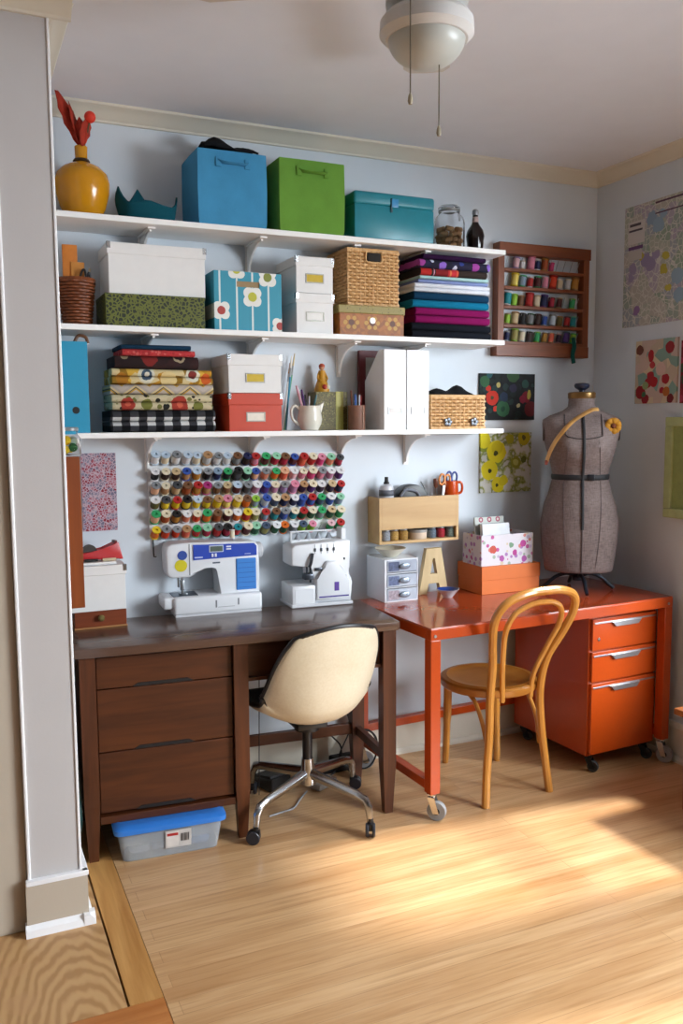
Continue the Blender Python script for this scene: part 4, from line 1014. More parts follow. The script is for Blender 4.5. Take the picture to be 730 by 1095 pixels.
RS = [[(210, 'lilac', 'pale pink', 1.1), (258, 'cream', 'white', .8), (315, 'pink', 'pink', 1.3), (362, 'white', 'navy', 1), (412, 'gold', 'rust', 1.15), (462, 'hot pink', 'hot pink', .85)],
      [(200, 'yellow', 'pale yellow', 1.25), (255, 'green', 'grey blue', 1.1), (310, 'white', 'red', 1), (360, 'green', 'maroon', 1.1), (415, 'pale pink', 'pink', 1.1), (470, 'red', 'orange red', 1.3), (520, 'white', 'cream', 1), (575, 'cream', 'light grey', 1.05), (625, 'tan', 'gold', 1.25)],
      [(147, 'white', 'teal', 1.3), (195, 'lime', 'lime', 1.1), (243, 'tan', 'brown', 1), (302, 'red', 'red', 1.3), (357, 'beige', 'cream', 1.1), (407, 'purple', 'navy', 1.2), (460, 'maroon', 'crimson', 1), (515, 'beige', 'maroon', 1), (607, 'lime', 'green', 1)],
      [(147, 'beige', 'lime', 1), (200, 'tan', 'beige', 1.2), (255, 'dark grey', 'black', 1.1), (310, 'dark green', 'grey', 1.1), (362, 'maroon', 'dark brown', 1.1), (410, 'light blue', 'blue', 1), (468, 'grey', 'light blue', 1.1), (517, 'tan', 'olive', 1), (570, 'dark grey', 'red', 1), (612, 'mint', 'teal', 1.05)],
      [(143, 'light grey', 'navy', .95), (198, 'lime', 'khaki', 1.2), (250, 'white', 'cream', 1.05), (302, 'dark grey', 'dark brown', 1), (357, 'lime', 'green', 1), (410, 'tan', 'gold', .95), (458, 'peach', 'coral', .95), (510, 'pale pink', 'plum', .9), (562, 'slate', 'purple', 1.1), (612, 'green', 'lime', 1)]]
sp1 = make_spool('r', .0135, .042, .0118)
rcx = (rx0+rx1)/2
for k, (vl, vr) in enumerate(LED):
    zl_ = at(560, 250+(vl+(vr-vl)*.5)/6.636, 'y', -.03).z
    MB().box((-hw+.034, -.045, zl_-rz0-.014), (hw-.034, -.004, zl_-rz0), .0015).build('ledge', RKW, rk, smooth=0)
    for j in range(11):
        x = -hw+.055+j*(2*hw-.11)/10
        MB().cyl((x, -.014, zl_-rz0), (x+.006, -.03, zl_-rz0+.052), .0014, seg=6).build('peg', STEEL, rk)
    for j, (zu, d, th, s) in enumerate(RS[k]):
        x = at(520+zu/6.636, 250+(vl+(vr-vl)*(zu-90)/550)/6.636, 'y', -.028).x
        lab = f"{th} thread spool with {d} ends, {['top', 'second', 'third', 'fourth', 'bottom'][k]} ledge, {ORD[j]} from left, brown spool rack"
        put_spool(sp1, (x-.003, -.026, zl_+.001), (math.radians(-4), math.radians(11), 0), d, th, lab, 'thread spools on the brown spool rack', s*1.14)
gt = MB().tube(spline([(0, 0, .1), (.006, -.004, .06), (-.004, -.006, .02), (.004, -.004, -.02)], 5), .012, 8, flat=(1, .35)).build('ribbon', fabric('#0f4a44'), None, (at(611, 375, 'y', -.055).x, -.062, at(611, 384, 'y', -.06).z), smooth=60)
tag(gt, 'dark green ribbon hanging from the right end of the brown spool rack', 'ribbon')
for p_ in (sp0, sp1):
    for c in list(p_.children): bpy.data.objects.remove(c)
    bpy.data.objects.remove(p_)
# ================================================================ things pinned to the walls
def panel(name, label, cat, wall, u0, v0, u1, v1, mat, th=.004):
    ax = 'y' if wall == 'back' else 'x'
    a = at(u0, v0, ax, -th); b = at(u1, v1, ax, -th)
    if wall == 'back':
        c = Vector(((a.x+b.x)/2, 0, (a.z+b.z)/2)); hw, hh = (b.x-a.x)/2, (a.z-b.z)/2
        o = MB().box((-hw, -th, -hh), (hw, -.0005, hh)).build(name, mat, None, c, smooth=0)
    else:
        c = Vector((0, (a.y+b.y)/2, (a.z+b.z)/2)); hw, hh = (a.y-b.y)/2, (a.z-b.z)/2
        o = MB().box((-th, -hw, -hh), (-.0005, hw, hh)).build(name, mat, None, c, smooth=0)
    return tag(o, label, cat)
t = NT('pink_grey_squiggle'); q = t.n('ShaderNodeTexVoronoi', feature='DISTANCE_TO_EDGE'); q.inputs['Scale'].default_value = 95; t.l(t.coord(), q.inputs['Vector'])
c_ = cells(t, 60, ['#8a2f3c', '#6f6a80', '#a5717d', '#847f93', '#9c4a58'])
PNK = t.fin(t.mix(t.ramp(q.outputs['Distance'], [(.08, (1, 1, 1, 1)), (.12, (0, 0, 0, 1))]), c_, '#b9a3ae'), .9)
panel('fabric_swatch', 'pink and grey squiggle fabric swatch on the wall left of the spool racks', 'fabric swatch', 'back', 86, 485, 126, 566.5, PNK)
t = NT('dark_garden_print')
DG = blobs(t, cells(t, 34, ['#12201f', '#0d1216', '#15171c', '#1c3030', '#101418'], .6, '#0d1114'), [(-.085, -.005, .034, '#b02a1a'), (-.085, -.005, .009, '#3c3a20'), (-.105, .04, .014, '#b02a1a'), (-.065, -.055, .014, '#b02a1a'), (-.025, -.055, .036, '#28573a'), (-.025, -.055, .012, '#173c2a'), (-.125, .07, .026, '#2c5738'), (.03, .1, .034, '#2c4a2c'), (.105, .0, .026, '#6e1320'), (.13, -.055, .035, '#5a1018'), (.085, -.01, .018, '#7a1830'), (.12, .01, .011, '#9c8c3a', 2), (-.05, .055, .012, '#9c925a'), (.06, -.04, .01, '#a39c76'), (-.1, .1, .016, '#1f4f55'), (.1, .06, .02, '#20403a'), (-.02, .0, .022, '#1c2b44'), (.03, .04, .02, '#24233a')], 'xz', .006, 50)
panel('fabric_picture', 'dark panel of red and green folk flowers on the wall above the yellow poppy panel', 'wall art', 'back', 513, 399, 571, 449, t.fin(DG, .85), .012)
t = NT('yellow_poppy_print')
f, _ = t.noise(22, detail=2); bs = t.ramp(f, [(.42, '#c9cac4'), (.5, '#a3a66a'), (.56, '#6e7a2a'), (.62, '#c2c2bb')])
YP = blobs(t, bs, [(-.12, .085, .035, '#7d8a2c'), (-.06, .035, .05, '#7d8a2c'), (-.125, .105, .036, '#d2c61e'), (-.055, .052, .052, '#d9cb1c'), (-.05, .07, .032, '#c9ba14'), (-.057, .045, .012, '#3d4416'), (-.092, -.035, .045, '#d6c81c'), (-.09, -.038, .011, '#2e3414'), (-.045, -.1, .036, '#d2c31a'), (-.015, -.085, .024, '#c7b714'), (-.048, -.103, .009, '#454a18'), (.1, .115, .035, '#b9a81c'), (.098, .115, .011, '#55501a'), (.02, .11, .022, '#a3a02a'), (.055, .0, .028, '#8b8d30'), (.055, .0, .014, '#b9bb6a'), (.1, .01, .016, '#5e6628')], 'xz', .009, 30)
panel('fabric_picture', 'white panel printed with yellow poppies on the wall beside the dress form', 'wall art', 'back', 514, 463, 567, 525, t.fin(YP, .85), .012)
# right wall: map, floral prints, green frame
t = NT('street_map')
v1_ = t.n('ShaderNodeTexVoronoi', feature='DISTANCE_TO_EDGE'); v1_.inputs['Scale'].default_value = 38; t.l(t.coord(), v1_.inputs['Vector'])
bs = cells(t, 14, ['#93a097', '#a9ad9f', '#9aa0a8', '#8fa08f', '#a89fae', '#b0aca3'])
bs = t.mix(t.math('LESS_THAN', v1_.outputs['Distance'], .05), bs, '#c9c7c0')
MP = blobs(t, bs, [(.05, .02, .03, '#8d82a0'), (.02, -.005, .03, '#8d82a0'), (-.01, .03, .022, '#968aa8'), (.13, -.01, .026, '#968aa8'), (.14, -.05, .018, '#968aa8'), (.02, .19, .03, '#8299b0'), (-.02, .16, .035, '#8aa3b8'), (-.05, .2, .02, '#8aa3b8'), (-.14, -.08, .035, '#8aa3b8'), (-.15, -.16, .03, '#8aa3b8'), (-.07, .02, .02, '#b3a63e'), (-.06, -.04, .024, '#b3a63e'), (.08, .04, .016, '#b3a63e'), (-.09, -.12, .018, '#b3a63e'), (.1, -.2, .02, '#8d6fa0')], 'yz', .016, 34)
MP = rects(t, MP, [(.06, .165, .1, .2, '#c9c3c0'), (.085, .155, .178, .19, '#4a444c'), (.075, .16, .155, .164, '#4a444c'), (.07, .16, .075, .09, '#5e3f6c'), (.075, .16, .028, .07, '#b9b5ae'), (-.2, .0, .25, .258, '#54374e'), (-.2, .0, .205, .211, '#54374e')], 'yz')
panel('map', 'large printed street map on the right wall', 'map', 'right', 668.5, 223.5, 731.5, 341.5, t.fin(MP, .6))
t = NT('red_aqua_floral')
RA = blobs(t, cells(t, 22, ['#7f9d93', '#c9b89c', '#b9a794', '#7f9d93', '#bfa79c']), [(.03, -.02, .022, '#a3222c'), (.045, -.05, .022, '#a3222c'), (.01, -.045, .024, '#a81f28'), (.09, -.09, .03, '#8f1a24'), (-.06, -.035, .022, '#a3222c'), (-.04, -.085, .014, '#a3222c'), (-.065, -.09, .02, '#b0632a'), (.06, -.06, .018, '#8a9a6a'), (.03, .07, .017, '#a3222c', 1.6), (.02, .03, .016, '#b03a3e'), (-.08, .1, .026, '#8a2028'), (.1, .1, .022, '#6b3a2c'), (-.03, .01, .03, '#c9a9a0'), (.06, -.12, .022, '#8f1a24'), (-.09, -.12, .02, '#6e1a22'), (.07, -.1, .012, '#3c6a48')], 'yz', .006, 40)
panel('fabric_picture', 'red and aqua flower print on the right wall below the map', 'wall art', 'right', 680, 365.5, 722.5, 430.5, t.fin(RA, .8), .01)
t = NT('red_dark_floral'); panel('fabric_picture', 'crimson print cut off by the right edge, beside the red and aqua print', 'wall art', 'right', 728.5, 364, 768, 430, t.fin(cells(t, 24, ['#8f1a2c', '#a5304a', '#5e1a24', '#3a4a34'], .5, '#7a1826'), .8), .01)
a = at(711.5, 446, 'x', -.02); b = at(760, 553, 'x', -.02); hh = (a.z-at(711, 553, 'x', -.02).z)/2; hw = .19
gf = thing('picture_frame', 'pale green painted frame on the right wall below the flower print', 'picture', (0, a.y-hw, a.z-hh))
GRN = sol('#b0bb86', .5, var=.08)
m = MB(); f_ = .04
m.box((-.022, -hw, -hh), (-.001, hw, -hh+f_), .004); m.box((-.022, -hw, hh-f_), (-.001, hw, hh), .004); m.box((-.022, -hw, -hh+f_), (-.001, -hw+f_, hh-f_), .004); m.box((-.022, hw-f_, -hh+f_), (-.001, hw, hh-f_), .004)
m.build('frame', GRN, gf, smooth=0); MB().box((-.01, -hw+f_, -hh+f_), (-.002, hw-f_, hh-f_)).build('panel', sol('#95a262', .6, var=.1), gf, smooth=0)
# ---- brown cabinet on the left wall with a jar of yellow bits
wc = thing('wall_cabinet', 'slim orange-brown wooden cabinet on the left wall, seen end-on', 'cabinet', (XL+.001, -.36, .895))
OBW = wood('orange_brown_panel', '#6b300e', '#8a4416', 2, 8, 10, .4)
wz = .5; wx = at(87.5, 560, 'y', -.46).x-XL
MB().box((0, -.1, 0), (wx, -.085, wz), .001).build('end_panel', OBW, wc, smooth=0); MB().box((0, .085, 0), (wx, .1, wz), .001).build('end_panel', OBW, wc, smooth=0)
MB().box((0, -.085, 0), (wx, .085, .014)).build('bottom_panel', OBW, wc, smooth=0); MB().box((0, -.085, wz-.014), (wx, .085, wz)).build('top_panel', OBW, wc, smooth=0)
cd_ = MB().box((wx-.012, -.084, .015), (wx, .084, wz-.015), .001).build('door', OBW, wc, smooth=0)
MB().sphere((wx+.008, .06, .25), .009, 12).build('knob', sol('#8a6a2a', .3, .8), cd_)
jz = .895+wz
jj = thing('glass_jar', 'small glass jar holding yellow bits on the slim brown wall cabinet', 'jar', (XL+.058, -.395, jz))
MB().lathe([(0, 0), (.036, 0), (.04, .006), (.04, .058), (.03, .072), (.03, .085), (.026, .085), (.027, .072), (.036, .057), (.036, .008), (0, .004)], seg=24).build('jar_body', GLASS, jj)
MB().lathe([(.0, .084), (.033, .084), (.034, .092), (.03, .096), (0, .096)], seg=24).build('lid', sol('#9ea1a3', .3, .5), jj)
for i, (dx, dy, dz, c) in enumerate(((-.012, -.012, .022, '#d3b012'), (.012, -.014, .03, '#2c6a3c'), (.0, .012, .02, '#d3b012'), (-.008, -.014, .052, '#d3b012'), (.014, -.004, .05, '#a3b8ae'), (-.018, .008, .045, '#17181a'))):
    m_ = thing('tape_measure', ['yellow roll low in the jar on the wall cabinet', 'green roll in the jar on the wall cabinet', 'yellow roll at the back of the jar on the wall cabinet', 'yellow roll on top in the jar on the wall cabinet', 'pale roll in the jar on the wall cabinet', 'black roll in the jar on the wall cabinet'][i], 'tape', (XL+.058+dx, -.395+dy, jz+dz), 0, 'rolled tapes in the jar on the wall cabinet')
    MB().lathe([(.004, -.007), (.013, -.007), (.0145, 0), (.013, .007), (.004, .007)], mat=Matrix.Rotation(1.2+i, 4, 'X'), seg=16).build('tape_roll', sol(c, .45), m_)
# ---- fan light
ctr_ = CP + (FW + RT*((456-365)/F) + UP*((547.5-38)/F))*2.1
fan = thing('ceiling_fan', 'white ceiling fan with a frosted bowl light and two pull chains', 'ceiling fan', (ctr_.x, ctr_.y, 0)); fz = ctr_.z
FANW = sol('#d6d5d3', .4, var=.02)
MB().lathe([(0, CEIL-.001), (.075, CEIL-.001), (.075, CEIL-.03), (.05, CEIL-.04), (.05, fz+.17), (.095, fz+.155), (.1, fz+.07), (.06, fz+.055), (.06, fz+.045), (0, fz+.045)][::-1], seg=40).build('motor_housing', FANW, fan)
MB().lathe([(0, fz+.045), (.1, fz+.045), (.113, fz+.03), (.115, fz+.002), (.1, fz-.012), (.094, fz-.012), (.094, fz), (0, fz)][::-1], seg=48).build('light_ring', FANW, fan)
t = NT('frosted_glass'); FRG = t.fin(t.ramp(t.noise(6)[0], [(.3, '#b9bcb6'), (.7, '#c6c8c2')]), .35, 0, .5)
MB().lathe([(.094*math.cos(a), fz-.008-.068*math.sin(a)) for a in [PI/2*k/12 for k in range(13)]], seg=48, cap=False).build('glass_bowl', FRG, fan, smooth=80)
ba = math.atan2(ctr_.y-CP.y, ctr_.x-CP.x)
for k in range(4):
    a = ba+k*PI/2
    R_ = Matrix.Rotation(a, 4, 'Z')
    bl_ = MB().prism([(.2, -.05), (.24, -.062), (.55, -.07), (.58, -.05), (.585, .0), (.58, .05), (.55, .07), (.24, .062), (.2, .05)], 'z', fz+.135, fz+.142, .001, mat=R_).build('blade', sol('#cfcbc5', .5), fan, smooth=0)
    MB().prism([(.07, -.02), (.2, -.03), (.27, -.035), (.285, 0), (.27, .035), (.2, .03), (.07, .02)], 'z', fz+.127, fz+.1345, .001, mat=R_).build('blade_bracket', sol('#77716a', .4, .6), bl_, smooth=0)
for (u, v0_, v1_, dp) in ((438.5, 10, 112, 1.985), (469, 60, 146, 2.115)):
    tp = CP+(FW+RT*((u-365)/F)+UP*((547.5-v1_)/F))*dp
    zt0 = fz+.02 if u < 450 else fz-.03
    l_ = Vector((tp.x-ctr_.x, tp.y-ctr_.y, 0))
    ch_ = MB().cyl(l_+Vector((0, 0, tp.z+.02)), l_+Vector((0, 0, zt0)), .0018, seg=6).build('pull_chain', sol('#6b6558', .4, .6), fan)
    MB().lathe([(0, 0), (.004, .001), (.0062, .008), (.005, .018), (.0025, .025), (0, .026)], c=(l_.x, l_.y, tp.z), seg=12).build('chain_pull', sol('#a39a84', .5), ch_)
rebase(fan, (ctr_.x, ctr_.y, CEIL))
for c in fan.children: c.location = (0, 0, -CEIL)
# ================================================================ on the wooden desk
# wooden cigar-style box + white box + red stapler
p = at(80, 674, 'z', HW); q = at(136, 669, 'z', HW)
x0, x1, yf = p.x, q.x, (p.y+q.y)/2
zc1 = at(110, 653, 'y', yf).z
cg = thing('wooden_box', 'small reddish-brown wooden box with a brass knob under the white box', 'box', ((x0+x1)/2, yf+.08, HW)); hw = (x1-x0)/2
CGW = wood('cigar_box', '#5e2410', '#86401c', 0, 9, 12, .4)
m = MB().box((-hw, -.08, .006), (hw, .08, zc1-HW), .002).build('box_body', CGW, cg, smooth=0)
MB().box((-hw-.002, -.083, 0), (hw+.002, .082, .006), .001).build('plinth', wood('cigar_edge', '#8a5a34', '#b58250', 0, 9, 10), cg, smooth=0)
MB().lathe([(.004, 0), (.004, .006), (.011, .01), (.012, .015), (.007, .02), (0, .021)], mat=Matrix.Translation((.0, -.08, (zc1-HW)*.62)) @ Matrix.Rotation(PI/2, 4, 'X'), seg=16).build('knob', sol('#8a7a4a', .35, .6), cg)
zc2 = at(120, 604, 'y', yf).z
wb = lid_box('white lidded box with metal corners on the small wooden box', x0-.012, x1-.001, yf-.004, yf+.155, zc1+.001, zc2, BOXW, None, .035, True)
nb = thing('notebook', 'thin white notebook lying on the white box under the red tape dispenser', 'notebook', ((x0+x1)/2-.02, yf+.075, zc2+.001))
MB().box((-.085, -.07, 0), (.085, .06, .003), .001).build('back_cover', sol('#cfd2d6', .6), nb, smooth=0); MB().box((-.083, -.068, .003), (.083, .058, .010)).build('pages', sol('#e6e6e4', .7), nb, smooth=0)
st = thing('tape_dispenser', 'red tape dispenser on the white box beside the slim brown cabinet', 'tape dispenser', ((x0+x1)/2+.005, yf+.06, zc2+.012), .1)
REDP = sol('#b51f24', .35, var=.04)
MB().prism([(-.09, 0), (.09, 0), (.075, .062), (.066, .066), (.02, .04), (-.03, .034), (-.075, .03), (-.09, .02)], 'y', -.022, .022, .005).build('body', REDP, st)
MB().lathe([(.008, -.01), (.026, -.01), (.026, .01), (.008, .01)], mat=Matrix.Translation((-.03, 0, .034)) @ Matrix.Rotation(PI/2, 4, 'X'), seg=20).build('tape_roll', sol('#2a2420', .5), st); MB().box((.058, -.016, .056), (.07, .016, .07)).build('cutter', sol('#5a1416', .4), st)
for lab, dx, dy, c in (('black small tool on the thin notebook', -.02, -.05, '#17181a'), ('cream small spool on the thin notebook', .045, -.052, '#c9bd9c')):
    g_ = thing('sewing_tool', lab, 'sewing tool', ((x0+x1)/2+dx, yf+.075+dy, zc2+.0115))
    MB().cyl((-.028, 0, .006), (.02, 0, .006), .006, .005, 10).build('grip', sol(c, .5), g_); MB().cyl((.02, 0, .006), (.032, 0, .006), .002, seg=8).build('tip', STEEL, g_)
# ---- sewing machine
WP = sol('#e3e6ea', .3, var=.01); WP2 = sol('#ced1d6', .35, var=.01)
p = at(187, 661, 'z', HW); q = at(281, 653, 'z', HW); sw = q-p
sm = thing('sewing_machine', 'white sewing machine with a blue control panel on the dark desk', 'sewing machine', (p.x, p.y, HW), math.atan2(sw.y, sw.x))
W_ = sw.length; k = W_/.355; D_ = .165
MB().box((.004, .004, 0), (W_-.004, D_-.004, .008)).build('foot', WP2, sm, smooth=0)
MB().box((-.002, 0, .006), (W_, D_, .08*k), .012, 3).build('bed', WP, sm)
MB().box((-.04, .015, .03), (.02, D_-.02, .08*k-.001), .01, 3).build('free_arm', WP, sm)
def kz(pts): return [(a*k, b*k) for a, b in pts]
arm = kz([(.185, .075), (.352, .075), (.35, .2), (.348, .27), (.338, .286), (.3, .291), (.06, .298), (.0, .296), (-.018, .286), (-.024, .262), (-.022, .18), (-.014, .162), (.002, .156), (.07, .156), (.085, .164), (.11, .19), (.125, .198), (.16, .199), (.178, .192), (.186, .175)])
MB().prism(arm, 'y', .03, D_-.025, .008).build('arm', WP, sm, smooth=50)
BLU = sol('#2b4bb4', .35, var=.03); LBL = sol('#3f86d4', .4, var=.02)
cp_ = MB().prism(kz([(.083, .226), (.34, .232), (.34, .272), (.33, .283), (.083, .289)]), 'y', .0255, .031, .001).build('control_panel', BLU, sm, smooth=0)
MB().box((.15*k, .0225, .258*k), (.2*k, .026, .279*k), .001).build('display', sol('#5c6a62', .25), cp_, smooth=0)
MB().box((.146*k, .0235, .254*k), (.204*k, .0262, .283*k), .001).build('display_bezel', sol('#b9c3d6', .4), cp_, smooth=0)
for bx_, bz_ in ((.215, .272), (.215, .262), (.155, .235), (.168, .235)): MB().box((bx_*k, .0225, bz_*k), ((bx_+(.02 if bz_ > .25 else .008))*k, .026, (bz_+(.006 if bz_ > .25 else .014))*k), .001).build('button', sol('#e6e9f0', .4), cp_, smooth=0)
MB().box((.088*k, .0245, .234*k), (.12*k, .0262, .239*k)).box((.29*k, .0245, .239*k), (.315*k, .0262, .242*k)).build('lettering', sol('#b9c6ea', .5), cp_, smooth=0)
spn = MB().box((.255*k, .026, .09*k), (.337*k, .031, .222*k), .003).build('stitch_panel', LBL, sm, smooth=0)
for i in range(6):
    z = (.1+.0205*i)*k
    MB().box((.262*k, .0248, z), (.331*k, .0262, z+.0015)).build('stitch_line', sol('#2a5cae', .5), spn, smooth=0)
MB().box((.066*k, .0285, .165*k), (.07*k, .031, .293*k)).build('head_seam', sol('#8a8d92', .4), sm, smooth=0)
def disc(x, z, r, c, name, lab, y=.0285): 
    return MB().cyl((x, y, z), (x, y+.003, z), r, seg=24).build(name, sol(c, .5), sm, smooth=30, label=lab)
disc(.04*k, .248*k, .019, '#2a4a9c', 'sticker', 'round blue sticker on the head'); disc(.034*k, .206*k, .024, '#cfc21c', 'sticker', 'yellow oval sticker on the head')
MB().box((.16*k, .0285, .207*k), (.19*k, .031, .213*k)).build('model_marking', sol('#5c6470', .5), sm, smooth=0)
hwz = .245*k
MB().lathe([(0, 0), (.03, 0), (.034, .006), (.034, .02), (.028, .026), (0, .026)], mat=Matrix.Translation((.349*k, D_*.5, hwz)) @ Matrix.Rotation(PI/2, 4, 'Y'), seg=28).build('handwheel', WP2, sm)
m = MB(); m.cyl((.045*k, .075, .085*k), (.045*k, .075, .158*k), .005, seg=10).cyl((.03*k, .075, .11*k), (.03*k, .075, .158*k), .004, seg=10).box((.036*k, .062, .098*k), (.052*k, .075, .14*k), .002)
m.box((.03*k, .05, .083*k), (.062*k, .09, .087*k), .001)
m.build('needle_bar', STEEL, sm)
MB().box((.0, .03, .08*k-.001), (.1*k, .12, .08*k+.0015), .0005).build('needle_plate', sol('#54606e', .3, .6), sm, smooth=0)
m = MB(); m.box((.162*k, -.001, .03*k), (.168*k, .003, .06*k)); m.box((.252*k, -.001, .035*k), (.258*k, .003, .062*k)); m.box((.172*k, -.0005, .03*k), (.24*k, .003, .0315*k)); m.build('accessory_slot', sol('#7d8186', .4), sm, smooth=0)
MB().cyl((.26*k, D_*.5, .285*k), (.26*k, D_*.5, .33*k), .0025, seg=8).build('spool_pin', WP2, sm)
wsp = thing('thread_spool', 'cream thread spool on the pin of the white sewing machine', 'thread', sm.location + Matrix.Rotation(sm.rotation_euler.z, 3, 'Z') @ Vector((.255*k, D_*.5, .2905*k)))
b_, th_ = spool_proto(.011, .035, .0095); b_.build('spool', SPM['white'], wsp); th_.build('thread', SPM['cream'], wsp)
MB().tube(spline([(W_-.002, .1, .03), (W_+.02, .11, .03), (W_+.012, .12, .004)], 5), .006, 8).build('plug', BLACK, sm)
sm.scale = (1, 1, .97)
# ---- overlock machine
p = at(313, 651, 'z', HW); q = at(377.5, 645.5, 'z', HW); sw = q-p
og = thing('overlock_machine', 'white overlock sewing machine with a purple stripe on the dark desk', 'sewing machine', (p.x, p.y, HW), math.atan2(sw.y, sw.x))
W_ = sw.length; s = W_/.258
MB().box((-.004, 0, 0), (W_, .17, .014*s), .004).build('base', WP2, og, smooth=0)
MB().box((0, .004, .012*s), (.098*s, .165, .092*s), .006).build('cloth_bed', WP, og)
MB().box((.012*s, .0025, .02*s), (.09*s, .006, .08*s), .001).build('bed_cover', WP, og, smooth=0)
MB().prism([(a*s, b*s) for a, b in [(.096, .014), (.255, .014), (.258, .05), (.264, .09), (.258, .112), (.244, .125), (.24, .14), (.252, .155), (.254, .27), (.24, .275), (.02, .262), (.004, .25), (.004, .18), (.012, .172), (.09, .172), (.097, .15)]], 'y', .02, .15, .006).build('housing', WP, og, smooth=50)
MB().prism([(a*s, b*s) for a, b in [(.1, .025), (.25, .025), (.248, .1), (.235, .125), (.215, .14), (.205, .175), (.19, .19), (.15, .19), (.135, .17), (.13, .14), (.1, .12)]], 'y', .002, .025, .008).build('looper_cover', WP, og, smooth=50)
MB().box((.112*s, .0005, .036*s), (.24*s, .004, .042*s), .001).build('purple_stripe', sol('#3c2a86', .4), og, smooth=0, label='purple stripe along the front')
MB().box((.178*s, .0005, .062*s), (.198*s, .004, .1*s), .001).build('purple_badge', sol('#5a3c96', .4), og, smooth=0, label='small purple badge')
for i in range(4):
    x = (.1+.027*i)*s
    d_ = MB().box((x, .0185, .222*s), (x+.003, .022, .262*s)).build('tension_slot', sol('#a9adb4', .5), og, smooth=0)
    MB().box((x-.003, .0165, .232*s), (x+.006, .0195, .246*s), .001).build('tension_dial', sol('#3c4048', .4), d_, smooth=0)
MB().box((.225*s, .0165, .19*s), (.23*s, .0215, .2*s), .001).build('switch', sol('#3c4048', .4), og, smooth=0)
m = MB(); m.tube(spline([(.09*s, .015, .225*s), (.08*s, .005, .19*s), (.075*s, .01, .17*s)], 4), .007, 8); m.box((.055*s, .01, .115*s), (.095*s, .05, .14*s), .003); m.cyl((.07*s, .03, .13*s), (.07*s, .03, .18*s), .004, seg=8); m.cyl((.085*s, .03, .1*s), (.085*s, .03, .18*s), .004, seg=8); m.box((.1*s, .012, .15*s), (.13*s, .022, .163*s), .002)
m.build('presser_foot', sol('#4c5058', .3, .7), og)
m = MB(); fz0, fz1 = .262*s, .312*s
m.box((.025*s, .1, fz1-.006), (.24*s, .108, fz1), .001); m.box((.025*s, .1, fz0), (.031*s, .108, fz1)); m.box((.23*s, .06, fz0-.1*s), (.25*s, .12, fz1+.008), .003); m.box((.025*s, .1, fz0), (.24*s, .108, fz0+.012))
m.build('thread_guide', WP, og, smooth=0)
for i in range(4): MB().lathe([(.014, 0), (.016, .004), (.004, .03), (0, .031)], c=((.06+.045*i)*s, .115, fz0+.006), seg=14).build('spool_stand', sol('#9ea4ac', .4), og)
MB().lathe([(0, 0), (.022, 0), (.024, .004), (.02, .012), (0, .012)], mat=Matrix.Translation((.256*s, .085, .095*s)) @ Matrix.Rotation(PI/2, 4, 'Y'), seg=24).build('handwheel', WP, og)
og.scale = (1, 1, .955)
# ================================================================ wooden wall box and its contents
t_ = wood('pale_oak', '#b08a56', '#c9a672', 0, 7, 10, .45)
by = -.115
pl = at(405.5, 533, 'y', by); pr = at(490.5, 533, 'y', by); zT = pl.z; zB = at(405.5, 583, 'y', by).z; zS = at(405.5, 567.5, 'y', by).z
ws = thing('wall_shelf_box', 'pale oak wall box with a closed front and a low open slot', 'wall box', ((pl.x+pr.x)/2, by/2, zB)); hw = (pr.x-pl.x)/2; H_ = zT-zB; d_ = -by/2-.001; sl = zS-zB
MB().box((-hw, -d_, 0), (hw, d_, .012), .001).build('bottom_board', t_, ws, smooth=0)
for s_ in (-1, 1): MB().box((s_*hw-(.012 if s_ > 0 else 0), -d_, .012), (s_*hw+(0 if s_ > 0 else .012), d_, H_), .001).build('side_board', t_, ws, smooth=0)
MB().box((-hw+.012, -d_, sl), (hw-.012, -d_+.01, H_), .001).build('front_panel', t_, ws, smooth=0)
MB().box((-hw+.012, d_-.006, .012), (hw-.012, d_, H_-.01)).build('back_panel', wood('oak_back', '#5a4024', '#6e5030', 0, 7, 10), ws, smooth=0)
MB().box((-hw+.012, -d_+.01, sl), (hw-.012, d_-.006, sl+.008)).build('divider', t_, ws, smooth=0)
MB().box((-hw+.012, -d_+.01, H_-.03), (hw-.012, d_-.006, H_-.022)).build('tray', t_, ws, smooth=0)
bx0 = (pl.x+pr.x)/2
LIDM = sol('#9da0a3', .3, .8)
for i, (zu, c, nm) in enumerate(((148, '#8b8f96', 'grey beads'), (208, '#a8854a', 'amber beads'), (275, '#9a7a44', 'golden beads'), (475, '#5d6a76', 'blue-grey beads'), (537, '#8e2430', 'red beads'), (607, '#6a7a72', 'greenish beads'))):
    x = at(390+zu/6.636, 575, 'y', by+.035).x
    j_ = thing('small_jar', f'small glass jar of {nm} in the slot of the oak wall box', 'jar', (x, by+.04, zB+.0125), 0, 'small jars in the oak wall box')
    MB().lathe([(0, 0), (.02, 0), (.022, .003), (.022, .034), (.018, .038), (.018, .042), (0, .042)], seg=18).build('jar_body', sol(c, .15, var=.35, scale=180), j_); MB().lathe([(0, .041), (.0205, .041), (.0205, .05), (0, .05)], seg=18).build('lid', LIDM, j_)
x = at(390+375/6.636, 575, 'y', by+.04).x
tn = thing('tin', 'wide cream tin in the middle of the oak wall box slot', 'tin', (x, by+.045, zB+.0125)); MB().lathe([(0, 0), (.04, 0), (.042, .004), (.042, .03), (0, .03)], seg=32).build('tin_body', sol('#cdb8a2', .4), tn); MB().lathe([(0, .029), (.043, .029), (.044, .033), (.043, .04), (0, .041)], seg=32).build('lid', sol('#8f8c86', .4), tn)
zt2 = zT-.0295
x = at(413, 520, 'y', -.06).x; h_ = at(413, 510, 'y', -.06).z-zt2
